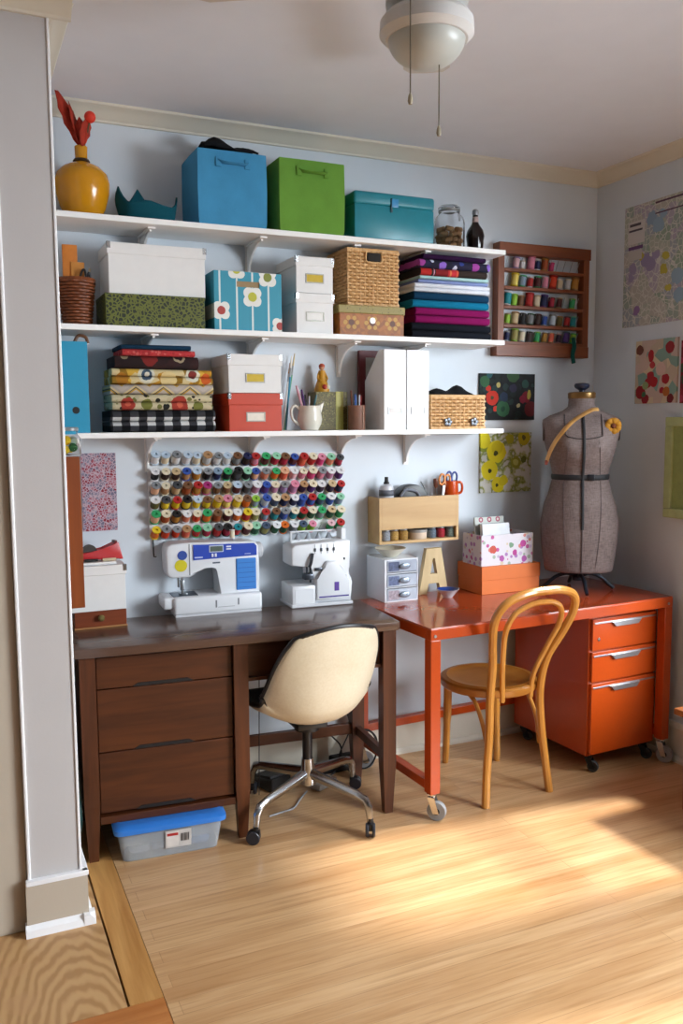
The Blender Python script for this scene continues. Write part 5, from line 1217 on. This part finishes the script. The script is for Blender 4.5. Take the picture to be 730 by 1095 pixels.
gl = thing('glue_bottle', 'white bottle with a black nozzle standing in the oak wall box', 'bottle', (x, -.06, zt2)); MB().lathe([(0, 0), (.03, 0), (.032, .004), (.032, h_*.55), (.026, h_*.68), (.012, h_*.74), (0, h_*.74)], seg=24).build('bottle_body', sol('#bfc1c8', .3), gl); MB().lathe([(.0125, h_*.73), (.0125, h_*.8), (.009, h_*.83), (.008, h_), (0, h_)], seg=16).build('nozzle', BLACK, gl); MB().lathe([(.0325, h_*.3), (.0325, h_*.52)], seg=24, cap=False).build('label', sol('#5a5e68', .5), gl, solid=.0008)
x = at(434, 525, 'y', -.06).x; h_ = at(428, 518, 'y', -.06).z-zt2
ir = thing('travel_iron', 'black curved gadget with a cord standing in the oak wall box', 'iron', (x, -.06, zt2))
MB().prism([(-.06, 0)] + [(-.06+.14*(1-math.cos(a))/2*1.15, (h_)*math.sin(a)**.8) for a in [PI*i/14 for i in range(1, 14)]] + [(.1, 0)], 'y', -.03, .03, .008).build('body', BLACK, ir, smooth=40)
MB().tube(spline([(-.045, -.034, h_*.4), (-.02, -.036, h_*.72), (.03, -.036, h_*.62), (.05, -.034, h_*.3)], 5), .006, 8).build('handle', sol('#6a707c', .3), ir); MB().tube(spline([(.08, 0, .02), (.1, .01, h_*.6), (.085, .02, h_*1.1)], 5), .003, 6).build('cord', BLACK, ir)
x = at(482, 520, 'y', -.06).x; h_ = at(482, 514, 'y', -.06).z-zt2
cu = thing('mug', 'glossy orange mug holding scissors in the oak wall box', 'mug', (x, -.055, zt2)); OR_ = sol('#b8430f', .2)
MB().lathe([(0, 0), (.028, 0), (.034, .01), (.036, h_*.5), (.034, h_), (.031, h_), (.033, h_*.5), (.03, .012), (0, .008)], seg=28).build('mug_body', OR_, cu); MB().tube(spline([(.034, 0, h_*.92), (.055, -.005, h_*.85), (.056, -.005, h_*.45), (.034, 0, h_*.3)], 6), .006, 8).build('handle', OR_, cu)
def scissor(name, label, loc, col, tilt):
    s_ = thing(name, label, 'scissors', loc, 0, None, (0, tilt, 0))
    MB().prism([(-.004, 0), (.004, 0), (.006, .07), (-.006, .07)], 'y', -.002, .002).build('blade', STEEL, s_)
    for sg in (-1, 1): MB().tube([(sg*.016+.0135*math.cos(a), sg*.003, .095+.023*math.sin(a)) for a in [2*PI*i/16 for i in range(16)]], .005, 6, closed=True).build('finger_loop', sol(col, .35), s_)
    return s_
scissor('scissors', 'blue-handled scissors standing in the orange mug', (x, -.05, zt2+.0095), '#1f3a86', .1)
scissor('scissors', 'orange-handled scissors hanging left of the orange mug', (x-.05, -.07, zt2+.001), '#c9761a', .12)
tl = thing('screwdriver', 'brown-handled tool left of the orange mug in the oak wall box', 'tool', (x-.062, -.05, zt2+.001), 0, None, (0, -.15, 0)); MB().cyl((0, 0, 0), (0, 0, .06), .003, seg=8).build('shaft', STEEL, tl); MB().lathe([(.005, .058), (.009, .065), (.01, .085), (.007, .1), (0, .102)], seg=12).build('handle', sol('#7a4a38', .4), tl)
# ================================================================ on the red desk
p = at(411, 645, 'z', HR); q = at(447, 641.5, 'z', HR); yf = (p.y+q.y)/2
md = thing('drawer_unit', 'small white desktop unit with three clear drawers on the orange-red desk', 'drawers', ((p.x+q.x)/2, yf+.085, HR+.0005)); hw = (q.x-p.x)/2
hT = at(411, 599, 'y', yf).z-HR; D2 = .085
PLW = sol('#dfe2e8', .35, var=.01)
m = MB(); m.box((-hw, -D2, 0), (-hw+.01, D2, hT), .002); m.box((hw-.006, -D2, 0), (hw, D2, hT), .002); m.box((-hw+.01, -D2, 0), (hw-.006, D2, .008)); m.box((-hw+.01, -D2, hT-.008), (hw-.006, D2, hT)); m.box((-hw+.01, D2-.004, .008), (hw-.006, D2, hT-.008))
for i in (1, 2): m.box((-hw+.01, -D2+.002, hT*i/3-.002), (hw-.006, D2, hT*i/3+.002))
m.build('cabinet_frame', PLW, md, smooth=0)
CLR = glass('clear_plastic', '#eef2f6', .12)
for i in range(3):
    z0, z1 = hT*i/3+.006, hT*(i+1)/3-.005
    d = MB().box((-hw+.012, -D2-.002, z0), (hw-.008, -D2+.002, z1), .001).build('drawer', sol('#aab2c0', .2, var=.05), md, smooth=0)
    MB().lathe([(.012, 0), (.02, .004), (.021, .01), (.014, .013), (0, .013)], sx=1.15, sy=.62, mat=Matrix.Translation((.012, -D2-.002, (z0+z1)/2)) @ Matrix.Rotation(PI/2, 4, 'X'), seg=24).build('pull', sol('#8b97a4', .15, .3), d)
    MB().box((-hw+.018, -D2-.003, z0+.005), (-.012, -D2-.0015, z1-.006), .001).build('contents', sol(['#a79aa4', '#5c6a8e', '#4c5676'][i], .5, var=.4, scale=90), d, smooth=0)
bo = thing('bowl', 'shallow ivory bowl on the white drawer unit', 'bowl', ((p.x+q.x)/2-.012, yf+.08, HR+hT+.001)); MB().lathe([(0, 0), (.03, 0), (.036, .005), (.062, .03), (.068, .037), (.064, .037), (.056, .028), (.03, .008), (0, .006)], seg=36).build('bowl_body', sol('#cfcab8', .3, var=.03), bo)
# letter A
p = at(449, 637, 'z', HR); q = at(478, 633, 'z', HR); ya = (p.y+q.y)/2; wA = q.x-p.x; hA = at(462, 586.5, 'y', ya).z-HR
AW = wood('pale_letter_wood', '#b59c70', '#cbb48a', 2, 8, 8, .6)
a_ = wA/2
outer = [(-a_, 0), (-a_*.5, 0), (-a_*.38, hA*.22), (a_*.38, hA*.22), (a_*.5, 0), (a_, 0), (a_*.48, hA), (-a_*.48, hA)]
m = MB()
# built from two legs, a cross bar and a top so that the counter stays open
m.prism([(-a_, 0), (-a_*.48, 0), (-a_*.06, hA*.78), (-a_*.06, hA), (-a_*.5, hA)], 'y', -.0125, .0125); m.prism([(a_*.48, 0), (a_, 0), (a_*.5, hA), (a_*.06, hA), (a_*.06, hA*.78)], 'y', -.0125, .0125)
m.prism([(-a_*.36, hA*.23), (a_*.36, hA*.23), (a_*.24, hA*.44), (-a_*.24, hA*.44)], 'y', -.0122, .0122); m.prism([(-a_*.06, hA*.78), (a_*.06, hA*.78), (a_*.06, hA), (-a_*.06, hA)], 'y', -.0125, .0125)
bmesh.ops.remove_doubles(m.b, verts=m.b.verts, dist=.0002)
tag(m.build('letter_a', AW, None, ((p.x+q.x)/2, ya+.013, HR+.0005), (0, 0, .03), smooth=0), 'freestanding pale wooden letter A on the orange-red desk', 'letter')
p = at(482.5, 640, 'z', HR)
bw2 = thing('bowl', 'little white bowl with a blue inside on the orange-red desk', 'bowl', (p.x, p.y+.03, HR+.0005)); MB().lathe([(0, 0), (.02, 0), (.022, .004), (.044, .032), (.05, .036), (.046, .0365), (.02, .008), (0, .006)], seg=32).build('bowl_body', sol('#c9ccd3', .25), bw2); MB().lathe([(.0, .0075), (.02, .0095), (.0465, .0372)], seg=32, cap=False).build('blue_inside', sol('#1f3a7c', .25), bw2, label='blue glazed inside')
p = at(512.5, 636, 'z', HR); q = at(579.5, 631, 'z', HR); yf = (p.y+q.y)/2
zO = at(512.5, 607, 'y', yf).z
OBX = sol('#c8641a', .5, var=.02)
x0, x1 = p.x, q.x
ob = thing('shoe_box', 'orange lidded shoe box on the orange-red desk under the flowered box', 'box', ((x0+x1)/2, yf+.1, HR+.0005)); hw = (x1-x0)/2; hO = zO-HR; dO = min(.1, -yf/2-.004)
ob.location.y = yf+dO
MB().box((-hw+.003, -dO+.003, 0), (hw-.003, dO-.003, hO-.01), .001).build('box_body', OBX, ob, smooth=0); MB().box((-hw, -dO, hO*.5), (hw, dO, hO), .0015).build('lid', OBX, ob, smooth=0)
t = NT('pastel_blossom_print'); PBP = t.fin(blobs(t, cells(t, 38, ['#b04a86', '#a9a0b8', '#93a392', '#c2756a', '#b9a3c0', '#9c6fa6', '#c4b49a'], .36, '#cbc6cc'), [(-.075, .07, .018, '#b5493a'), (.085, .09, .016, '#a83a84'), (-.03, .03, .014, '#a04f96'), (.04, .05, .013, '#a83a84'), (.02, .085, .012, '#6a8a6e'), (.09, .02, .014, '#a04f96')], 'xz', .006, 50), .7)
yb_ = yf+.012
x0b, x1b = at(514.5, 600, 'y', yb_).x, at(569, 600, 'y', yb_).x; zF = at(514.5, 573.5, 'y', yb_).z
fbx = thing('open_box', 'open box printed with pastel blossoms holding notebooks on the orange shoe box', 'box', ((x0b+x1b)/2, yb_+.075, zO+.001)); hw2 = (x1b-x0b)/2; hF = zF-zO
m = MB(); m.box((-hw2, -.075, 0), (hw2, -.071, hF)); m.box((-hw2, .071, 0), (hw2, .075, hF)); m.box((-hw2, -.071, 0), (-hw2+.004, .071, hF)); m.box((hw2-.004, -.071, 0), (hw2, .071, hF)); m.box((-hw2+.004, -.071, 0), (hw2-.004, .071, .004))
m.build('box_body', PBP, fbx, smooth=0)
MB().box((hw2-.0008, -.0755, 0), (hw2+.001, .0755, hF)).build('spine_strip', sol('#c9b48e', .7), fbx, smooth=0)
xn = (x0b+x1b)/2-.025
n1 = thing('notebook', 'thick white notebook standing in the blossom box', 'notebook', (xn+.005, yb_+.05, zO+.0055), 0, None, (-.14, 0, 0)); hN = at(520, 560.5, 'y', yb_+.05).z-zO-.006
MB().box((-.072, -.011, 0), (.072, .011, hN), .001).build('pages', sol('#d9dade', .8), n1, smooth=0); MB().box((-.074, .011, 0), (.074, .014, hN+.002), .001).build('back_cover', sol('#2c4438', .6), n1, smooth=0)
n2 = thing('folder', 'pale folder with round pink motifs standing behind the white notebook', 'folder', (xn, yb_+.085, zO+.0055), 0, None, (-.14, 0, 0)); hN2 = at(520, 553, 'y', yb_+.085).z-zO-.006
t = NT('folder_print'); MB().box((-.078, -.004, 0), (.078, .004, hN2), .001).build('cover', t.fin(blobs(t, '#b9bcb6', [(x_, hN2-.012, .012, '#9a3a54') for x_ in (-.045, .0, .045)] + [(x_, hN2-.012, .006, '#c9b9b0') for x_ in (-.045, .0, .045)], 'xz', .001), .6), n2, smooth=0)
# ================================================================ dress form
DX, DY = -.325, -.31
DA = math.radians(-33)
df = thing('dress_form', 'grey-brown linen dress form with black tapes on the orange-red desk', 'dress form', (DX, DY, HR), DA)
t = NT('dressform_linen'); f1_, _ = t.noise(260, t.mapping(scale=(1, 1, .15)), 2); f2_, _ = t.noise(260, t.mapping(scale=(.15, .15, 1)), 2); g, _ = t.noise(8)
LIN = t.fin(t.ramp(t.math('ADD', t.math('ADD', t.math('MULTIPLY', f1_, .35), t.math('MULTIPLY', f2_, .35)), t.math('MULTIPLY', g, .3)), [(.35, '#5e524f'), (.65, '#857774')]), .9, 0, .2)
ZR = [(.835, .146, .11, .108, 2.1), (.845, .15, .115, .112, 2.1), (.90, .158, .122, .118, 2.1), (.97, .166, .127, .124, 2.1), (1.045, .17, .125, .128, 2.1), (1.12, .158, .117, .115, 2.1), (1.19, .135, .103, .098, 2.1), (1.25, .121, .094, .088, 2.1), (1.29, .124, .1, .09, 2.1), (1.34, .139, .125, .095, 2.1), (1.39, .153, .138, .1, 2.15), (1.44, .162, .118, .102, 2.3), (1.48, .168, .092, .096, 2.5), (1.505, .168, .072, .082, 2.7), (1.522, .145, .06, .07, 2.5), (1.535, .108, .054, .06, 2.3), (1.55, .07, .052, .055, 2.1), (1.565, .058, .052, .054, 2), (1.60, .056, .052, .053, 2)]
def ring(z, w_, fr, bk, e_, grow=0, n=48):
    out = []
    for i in range(n):
        a = 2*PI*i/n; c, s_ = math.cos(a), math.sin(a)
        x = math.copysign(abs(c)**(2/e_), c)*(w_+grow); y = math.copysign(abs(s_)**(2/e_), s_)*((bk if s_ > 0 else fr)+grow)
        if 1.33 < z < 1.46 and s_ < 0:   # bust
            k_ = math.exp(-((z-1.39)/.035)**2); y -= .016*k_*(math.exp(-((abs(x)-.07)/.035)**2)-.55)
        out.append((x, y, z-HR))
    return out
def zrow(z):
    for a_, b_ in zip(ZR, ZR[1:]):
        if a_[0] <= z <= b_[0]:
            f = (z-a_[0])/(b_[0]-a_[0]); f = f*f*(3-2*f)*.4+f*.6
            return [z] + [a_[i]+(b_[i]-a_[i])*f for i in range(1, 5)]
    return list(ZR[-1] if z > ZR[-1][0] else ZR[0])
m = MB(); zs_ = [z for z in [.835, .845] + [.86+.0185*i for i in range(41)] if z < 1.6] + [1.6]
V = [[m.b.verts.new(p_) for p_ in ring(*zrow(z))] for z in zs_]
for a_, b_ in zip(V, V[1:]):
    for i in range(48): m.b.faces.new((a_[i], a_[(i+1) % 48], b_[(i+1) % 48], b_[i]))
m.b.faces.new(V[0][::-1]); m.b.faces.new(V[-1])
m.build('torso', LIN, df, smooth=70)
def front(x, z, g=.003):
    """point on the front surface at lateral x"""
    r = zrow(z); w_, fr, e_ = r[1], r[2], r[4]
    y = -(fr)*max(0, 1-(abs(x)/w_)**e_)**(1/e_)
    if 1.33 < z < 1.46:
        k_ = math.exp(-((z-1.39)/.035)**2); y -= .016*k_*(math.exp(-((abs(x)-.07)/.035)**2)-.55)
    return Vector((x, y-g, z-HR))
TAPE = sol('#17171b', .7)
MB().tube([front(0, 1.03+(1.53-1.03)*i/30) for i in range(31)], .0065, 8, flat=(1, .35)).build('centre_tape', TAPE, df)
MB().tube([front(0, .84+(1.03-.84)*i/12, .0015) for i in range(13)], .0022, 6).build('centre_seam', sol('#463a3a', .8), df)
MB().tube(ring(1.255, *zrow(1.255)[1:], grow=.002), .012, 8, closed=True, flat=(.25, 1)).build('waist_belt', TAPE, df)
bkl = MB(); c0 = front(.035, 1.255, .006); bkl.box((c0.x-.016, c0.y-.003, c0.z-.014), (c0.x+.016, c0.y+.002, c0.z+.014), .002); bkl.build('buckle', sol('#2c2d32', .3, .5), df)
sm_ = sol('#2b2426', .8)
MB().tube([front(-.078, 1.53-.0055*i, .002) for i in range(17)] + [front(-.078+.156*i/14, 1.435-.012*math.sin(PI*i/14), .002) for i in range(1, 15)] + [front(.078, 1.44+.0055*i, .002) for i in range(1, 17)], .0022, 6).build('neckline_seam', sm_, df)
for s_ in (-1, 1):
    MB().tube([front(s_*(.06+.02*abs(math.sin(i/20*PI))), .86+.029*i, .001) for i in range(20)], .0012, 5).build('side_seam', sol('#54474a', .8), df)
    MB().lathe([(0, 0), (.034, 0), (.036, .003), (.034, .007), (0, .008)], sy=1.35, mat=Matrix.Translation((s_*.157, .0, 1.46-HR)) @ Matrix.Rotation(s_*PI/2, 4, 'Y') @ Matrix.Rotation(PI/2, 4, 'Z'), seg=28).build('armhole_plate', sol('#3a2c2a', .6), df)
MB().lathe([(0, 1.598-HR), (.058, 1.598-HR), (.06, 1.603-HR), (.06, 1.622-HR), (.056, 1.626-HR), (0, 1.627-HR)], seg=36, sy=.94).build('neck_cap', sol('#7a5c34', .3, .7), df)
MB().lathe([(.012, 1.626-HR), (.013, 1.634-HR), (.03, 1.645-HR), (.034, 1.655-HR), (.03, 1.664-HR), (.01, 1.667-HR), (0, 1.667-HR)], seg=28).build('finial', sol('#1c2438', .35), df)
IRON = sol('#1d2530', .4, .5)
MB().cyl((0, 0, .06), (0, 0, .11), .017, .015, 14).lathe([(.0, .045), (.024, .045), (.026, .06), (.018, .075), (0, .075)], seg=16).build('post', IRON, df)
for k_ in range(4):
    a_ = math.radians(-90+8)+k_*PI/2 - DA*0
    d_ = Vector((math.cos(a_), math.sin(a_), 0))
    R3 = .16
    pts = spline([d_*.012+Vector((0, 0, .062)), d_*.05+Vector((0, 0, .075)), d_*.1+Vector((0, 0, .06)), d_*.14+Vector((0, 0, .025)), d_*R3+Vector((0, 0, .009))], 5)
    MB().tube(pts, .0085, 8).build('leg', IRON, df)
Rm = Matrix.Rotation(DA, 3, 'Z')
def dfw(p_): return Vector((DX, DY, HR)) + Rm @ Vector(p_)
pts = [(-.152, 1.33), (-.14, 1.37), (-.118, 1.415), (-.085, 1.46), (-.045, 1.5), (.0, 1.53), (.035, 1.548), (.06, 1.55)]
cr_pts = []
for x, z in pts:
    q_ = front(max(-.118, min(.05, x)), min(z, 1.5), .014); cr_pts.append(Vector((x, min(q_.y, -.075) - .006, z-HR)))
loc0 = dfw((0, 0, 0))
cv = thing('curved_ruler', 'yellow wooden curved ruler hung across the dress form', 'ruler', dfw((0, -.09, 1.4-HR)), DA)
off_ = Vector((0, -.09, 1.4-HR))
MB().tube([p_-off_ for p_ in spline(cr_pts, 5)], .0125, 8, flat=(.3, 1)).build('blade', wood('ruler_wood', '#bb8440', '#dcb070', 2, 8, 8, .4), cv)
MB().cyl(cr_pts[0]-off_, cr_pts[0]-off_+Vector((-.004, 0, -.02)), .009, .006, 10).build('tip', sol('#7a3020', .4), cv, label='reddish lower tip')
c_ = front(.125, 1.478, .006)
fbz = thing('flower_brooch', 'orange-yellow fabric flower pinned at the dress form shoulder', 'brooch', dfw(c_), DA)
PET = sol('#b8801c', .8, var=.15); m = MB()
for k_ in range(14):
    a_ = 2*PI*k_/14; d_ = Vector((math.cos(a_), 0, math.sin(a_)))
    m.sphere((.023*d_.x, -.002-.003*(k_ % 2), .023*d_.z), .0135, 8, 1, .35, 1)
m.build('petals', PET, fbz); MB().sphere((0, -.008, 0), .011, 12, 1, .6, 1).build('flower_centre', sol('#6e3414', .8), fbz)
# ================================================================ on and near the floor
p = at(132, 922.5, 'z', 0); q = at(233, 905, 'z', 0); sw = q-p
bn = thing('plastic_bin', 'clear plastic bin with a bright blue lid on the floor under the dark desk', 'storage bin', (p.x, p.y, .001), math.atan2(sw.y, sw.x)); W_ = sw.length; Hb = .118; Db = .2
t = NT('cloudy_plastic'); t.b.inputs['Transmission Weight'].default_value = .75; t.b.inputs['IOR'].default_value = 1.15
CLP = t.fin(t.ramp(t.noise(18)[0], [(.3, '#e2e8ee'), (.7, '#f2f5f8')]), .25, 0, .5)
m = MB(); ov = .018
lo = [(0, 0), (W_, 0), (W_, Db), (0, Db)]; hi = [(-ov, -ov), (W_+ov, -ov), (W_+ov, Db+ov), (-ov, Db+ov)]
def rr_(pts, r=.025, n=4):
    out = []
    N = len(pts)
    for i in range(N):
        P0, P1, P2 = Vector(pts[i-1]), Vector(pts[i]), Vector(pts[(i+1) % N]); a_ = P1+(P0-P1).normalized()*r; b_ = P1+(P2-P1).normalized()*r
        for k_ in range(n+1):
            f = k_/n; out.append((a_*(1-f)**2+P1*2*f*(1-f)+b_*f*f))
    return out
A_ = rr_(lo); B_ = rr_(hi)
Vs = [[m.b.verts.new((p_.x, p_.y, z)) for p_ in P3] for P3, z in ((A_, 0), (B_, Hb))]
n_v = len(A_)
for i in range(n_v): m.b.faces.new((Vs[0][i], Vs[0][(i+1) % n_v], Vs[1][(i+1) % n_v], Vs[1][i]))
m.b.faces.new(Vs[0][::-1])
m.build('bin_body', CLP, bn, smooth=50, solid=.0025)
m = MB(); C_ = rr_([(-ov-.012, -ov-.012), (W_+ov+.012, -ov-.012), (W_+ov+.012, Db+ov+.012), (-ov-.012, Db+ov+.012)], .03); D_2 = rr_([(-ov+.004, -ov+.004), (W_+ov-.004, -ov+.004), (W_+ov-.004, Db+ov-.004), (-ov+.004, Db+ov-.004)], .03)
rings = [(C_, Hb-.012), (C_, Hb+.004), (D_2, Hb+.014), (rr_([(.012, .012), (W_-.012, .012), (W_-.012, Db-.012), (.012, Db-.012)], .02), Hb+.011)]
Vs = [[m.b.verts.new((p_.x, p_.y, z)) for p_ in P3] for P3, z in rings]
for a_, b_ in zip(Vs, Vs[1:]):
    for i in range(n_v): m.b.faces.new((a_[i], a_[(i+1) % n_v], b_[(i+1) % n_v], b_[i]))
m.b.faces.new(Vs[0][::-1]); m.b.faces.new(Vs[-1])
m.build('lid', sol('#2f77cc', .35, var=.02), bn, smooth=40)
sl_ = .018/Hb
stx = W_*.5
def bf_(z): return -ov*z/Hb
M_ = Matrix.Translation((stx, bf_(.0)-.004, .0)) @ Matrix.Rotation(math.atan2(ov, Hb), 4, 'X')
lbx = MB().box((-.022, -.001, .028), (.068, .0, .095), mat=M_).build('label_sticker', sol('#c3c0bd', .5), bn, smooth=0)
MB().box((-.018, -.002, .034), (.024, -.001, .09), mat=M_).build('label_picture', sol('#d8d3cf', .5), lbx, smooth=0)
MB().box((-.016, -.0025, .076), (.022, -.002, .086), mat=M_).build('red_lettering', sol('#b02a2a', .5), lbx, smooth=0)
for i in range(7): MB().box((.032+.0042*i, -.002, .05), (.0345+.0042*i-.0006*(i % 3), -.001, .08), mat=M_).build('barcode_bar', sol('#2c2c30', .5), lbx, smooth=0)
for lab, x_, y_, s_, c in (('pale folded cloth inside the clear plastic bin, left', .06, .07, (.04, .05, .03), '#c9c4bb'), ('grey-blue folded cloth inside the clear plastic bin, middle', W_*.45, .08, (.05, .06, .035), '#8a94a8'), ('light-blue folded cloth inside the clear plastic bin, right', W_*.8, .08, (.045, .06, .042), '#6f93c4')):
    o_ = MB().box((-s_[0], -s_[1], 0), (s_[0], s_[1], s_[2]*2), .018, 3).build('folded_cloth', fabric(c), None, Vector((p.x, p.y, .006)) + Matrix.Rotation(bn.rotation_euler.z, 3, 'Z') @ Vector((x_, y_, 0)), (0, 0, bn.rotation_euler.z)); tag(o_, lab, 'cloth')
# dark green board between the wall and the desk
xg = -2.548
a1_ = at(72, 783, 'x', xg); a2_ = at(86.5, 870, 'x', xg); a3_ = at(89, 900, 'x', xg)
pts = spline([(-.12, .62, 0), (a1_.y, a1_.z, 0), (a2_.y, max(a2_.z, .2), 0), (-.47, .09, 0), (-.45, .0, 0)], 8)
poly = [(p_.x, max(p_.y, .0)) for p_ in pts] + [(-.12, 0)]
gbd = MB().prism(poly, 'x', -.004, .004, .001).build('cutting_mat', sol('#0f3a38', .45), None, (xg, 0, .001), smooth=0); tag(gbd, 'dark green curved mat standing on edge between the left wall and the dark desk', 'cutting mat')
# stool corner at the right
c0 = at(720, 757, 'z', .4)
so2 = thing('bench', 'wooden bench whose lit corner shows at the right edge of the photo', 'bench', (c0.x, c0.y, 0), math.radians(2)); BNW = wood('bench_wood', '#6e3a1c', '#a8673a', 0, 8, 10, .35)
bl_, bd_ = -c0.x-.03, .75
MB().box((0, -bd_, .375), (bl_, 0, .4), .004).build('seat', BNW, so2, smooth=0)
for x_, y_ in ((.05, -.05), (bl_-.05, -.05), (.05, -bd_+.05), (bl_-.05, -bd_+.05)): MB().box((x_-.02, y_-.02, 0), (x_+.02, y_+.02, .375), .002).build('leg', BNW, so2, smooth=0)
MB().box((.03, -bd_+.03, .32), (bl_-.03, -.03, .375)).build('apron', BNW, so2, smooth=0)
# cables and gadgets under the dark desk
def floor_thing(name, label, cat, mb, mat): return tag(mb.build(name, mat, None, (0, 0, 0)), label, cat)
p = at(370, 815, 'z', 0)
CAB = sol('#131315', .5)
def cable(label, pts, r=.0035, mat=CAB):
    P3 = spline(pts, 6); o0 = Vector(P3[0]); o_ = MB().tube([q_-o0 for q_ in P3], r, 6).build('cable', mat, None, o0); return tag(o_, label, 'cable')
yb2 = -.05
cx_ = at(355, 800, 'y', yb2).x
cable('black cable looping down the wall behind the shell chair', [(cx_, yb2, .7), (cx_+.01, yb2, .4), (cx_-.03, yb2-.01, .2), (cx_+.03, yb2-.03, .1), (cx_-.02, yb2-.06, .006), (cx_-.15, -.12, .006)])
cable('second black cable hanging behind the shell chair, nearer the desk leg', [(cx_+.06, yb2, .7), (cx_+.05, yb2, .35), (cx_+.08, yb2-.01, .18), (cx_+.02, yb2-.03, .06), (cx_+.05, yb2-.08, .006)])
c0 = at(402, 800, 'y', -.16); c0.x -= .05
cable('coiled black cable hanging by the right legs of the dark desk', [(c0.x+.06*math.cos(a_)-.0, -.16+.012*a_/6, c0.z+.085*math.sin(a_)) for a_ in [PI*i/5 for i in range(18)]], .004)
cable('thin grey cable lying on the floor under the shell chair', [at(u, v, 'z', .004) for u, v in ((288, 873), (303, 868), (314, 864), (322, 853), (328, 846))], .0035, sol('#8d8f94', .4))
cable('thin black cord hanging beside the middle desk leg', [at(277, v, 'y', -.2) for v in (700, 760, 820, 850)], .002)
ps = thing('power_strip', 'black power strip on the floor against the wall under the dark desk', 'power strip', (at(352, 815, 'y', -.08).x, -.075, .0005))
MB().box((-.15, -.025, 0), (.15, .025, .04), .006).build('strip_body', BLACK, ps)
for i in range(4): MB().box((-.11+.07*i-.015, -.014, .04), (-.11+.07*i+.015, .014, .043), .002).build('socket', sol('#2c2d30', .5), ps)
fp = thing('foot_pedal', 'black sewing foot pedal on the floor under the dark desk, behind the swivel base', 'foot pedal', (at(290, 840, 'z', 0).x, at(290, 840, 'z', 0).y, .0005), .3)
MB().prism([(-.07, 0), (.07, 0), (.07, .03), (-.07, .06)], 'x', -.05, .05, .005).build('pedal_base', BLACK, fp, smooth=0); MB().box((-.045, -.06, .0), (.045, .06, .012), mat=Matrix.Translation((0, 0, .043)) @ Matrix.Rotation(-.21, 4, 'X')).build('pedal_plate', sol('#232427', .6), fp, smooth=0)
fp2 = thing('adapter', 'black power adapter on the floor near the right back leg of the dark desk', 'adapter', (at(378, 825, 'z', 0).x-.02, at(378, 825, 'z', 0).y+.1, .0005), .4); MB().box((-.05, -.035, 0), (.05, .035, .05), .008).build('adapter_body', BLACK, fp2); MB().box((-.02, -.0355, .015), (.02, -.0345, .035)).build('rating_label', sol('#5e6166', .5), fp2, smooth=0)
wr = thing('crumpled_paper', 'pale paper bundle on the floor behind the swivel base', 'paper', (at(300, 820, 'z', 0).x+.09, -.2, .0005), .5)
MB().box((-.06, -.03, 0), (.06, .03, .03), .01).build('paper_bundle', sol('#a39d96', .8, var=.15), wr)
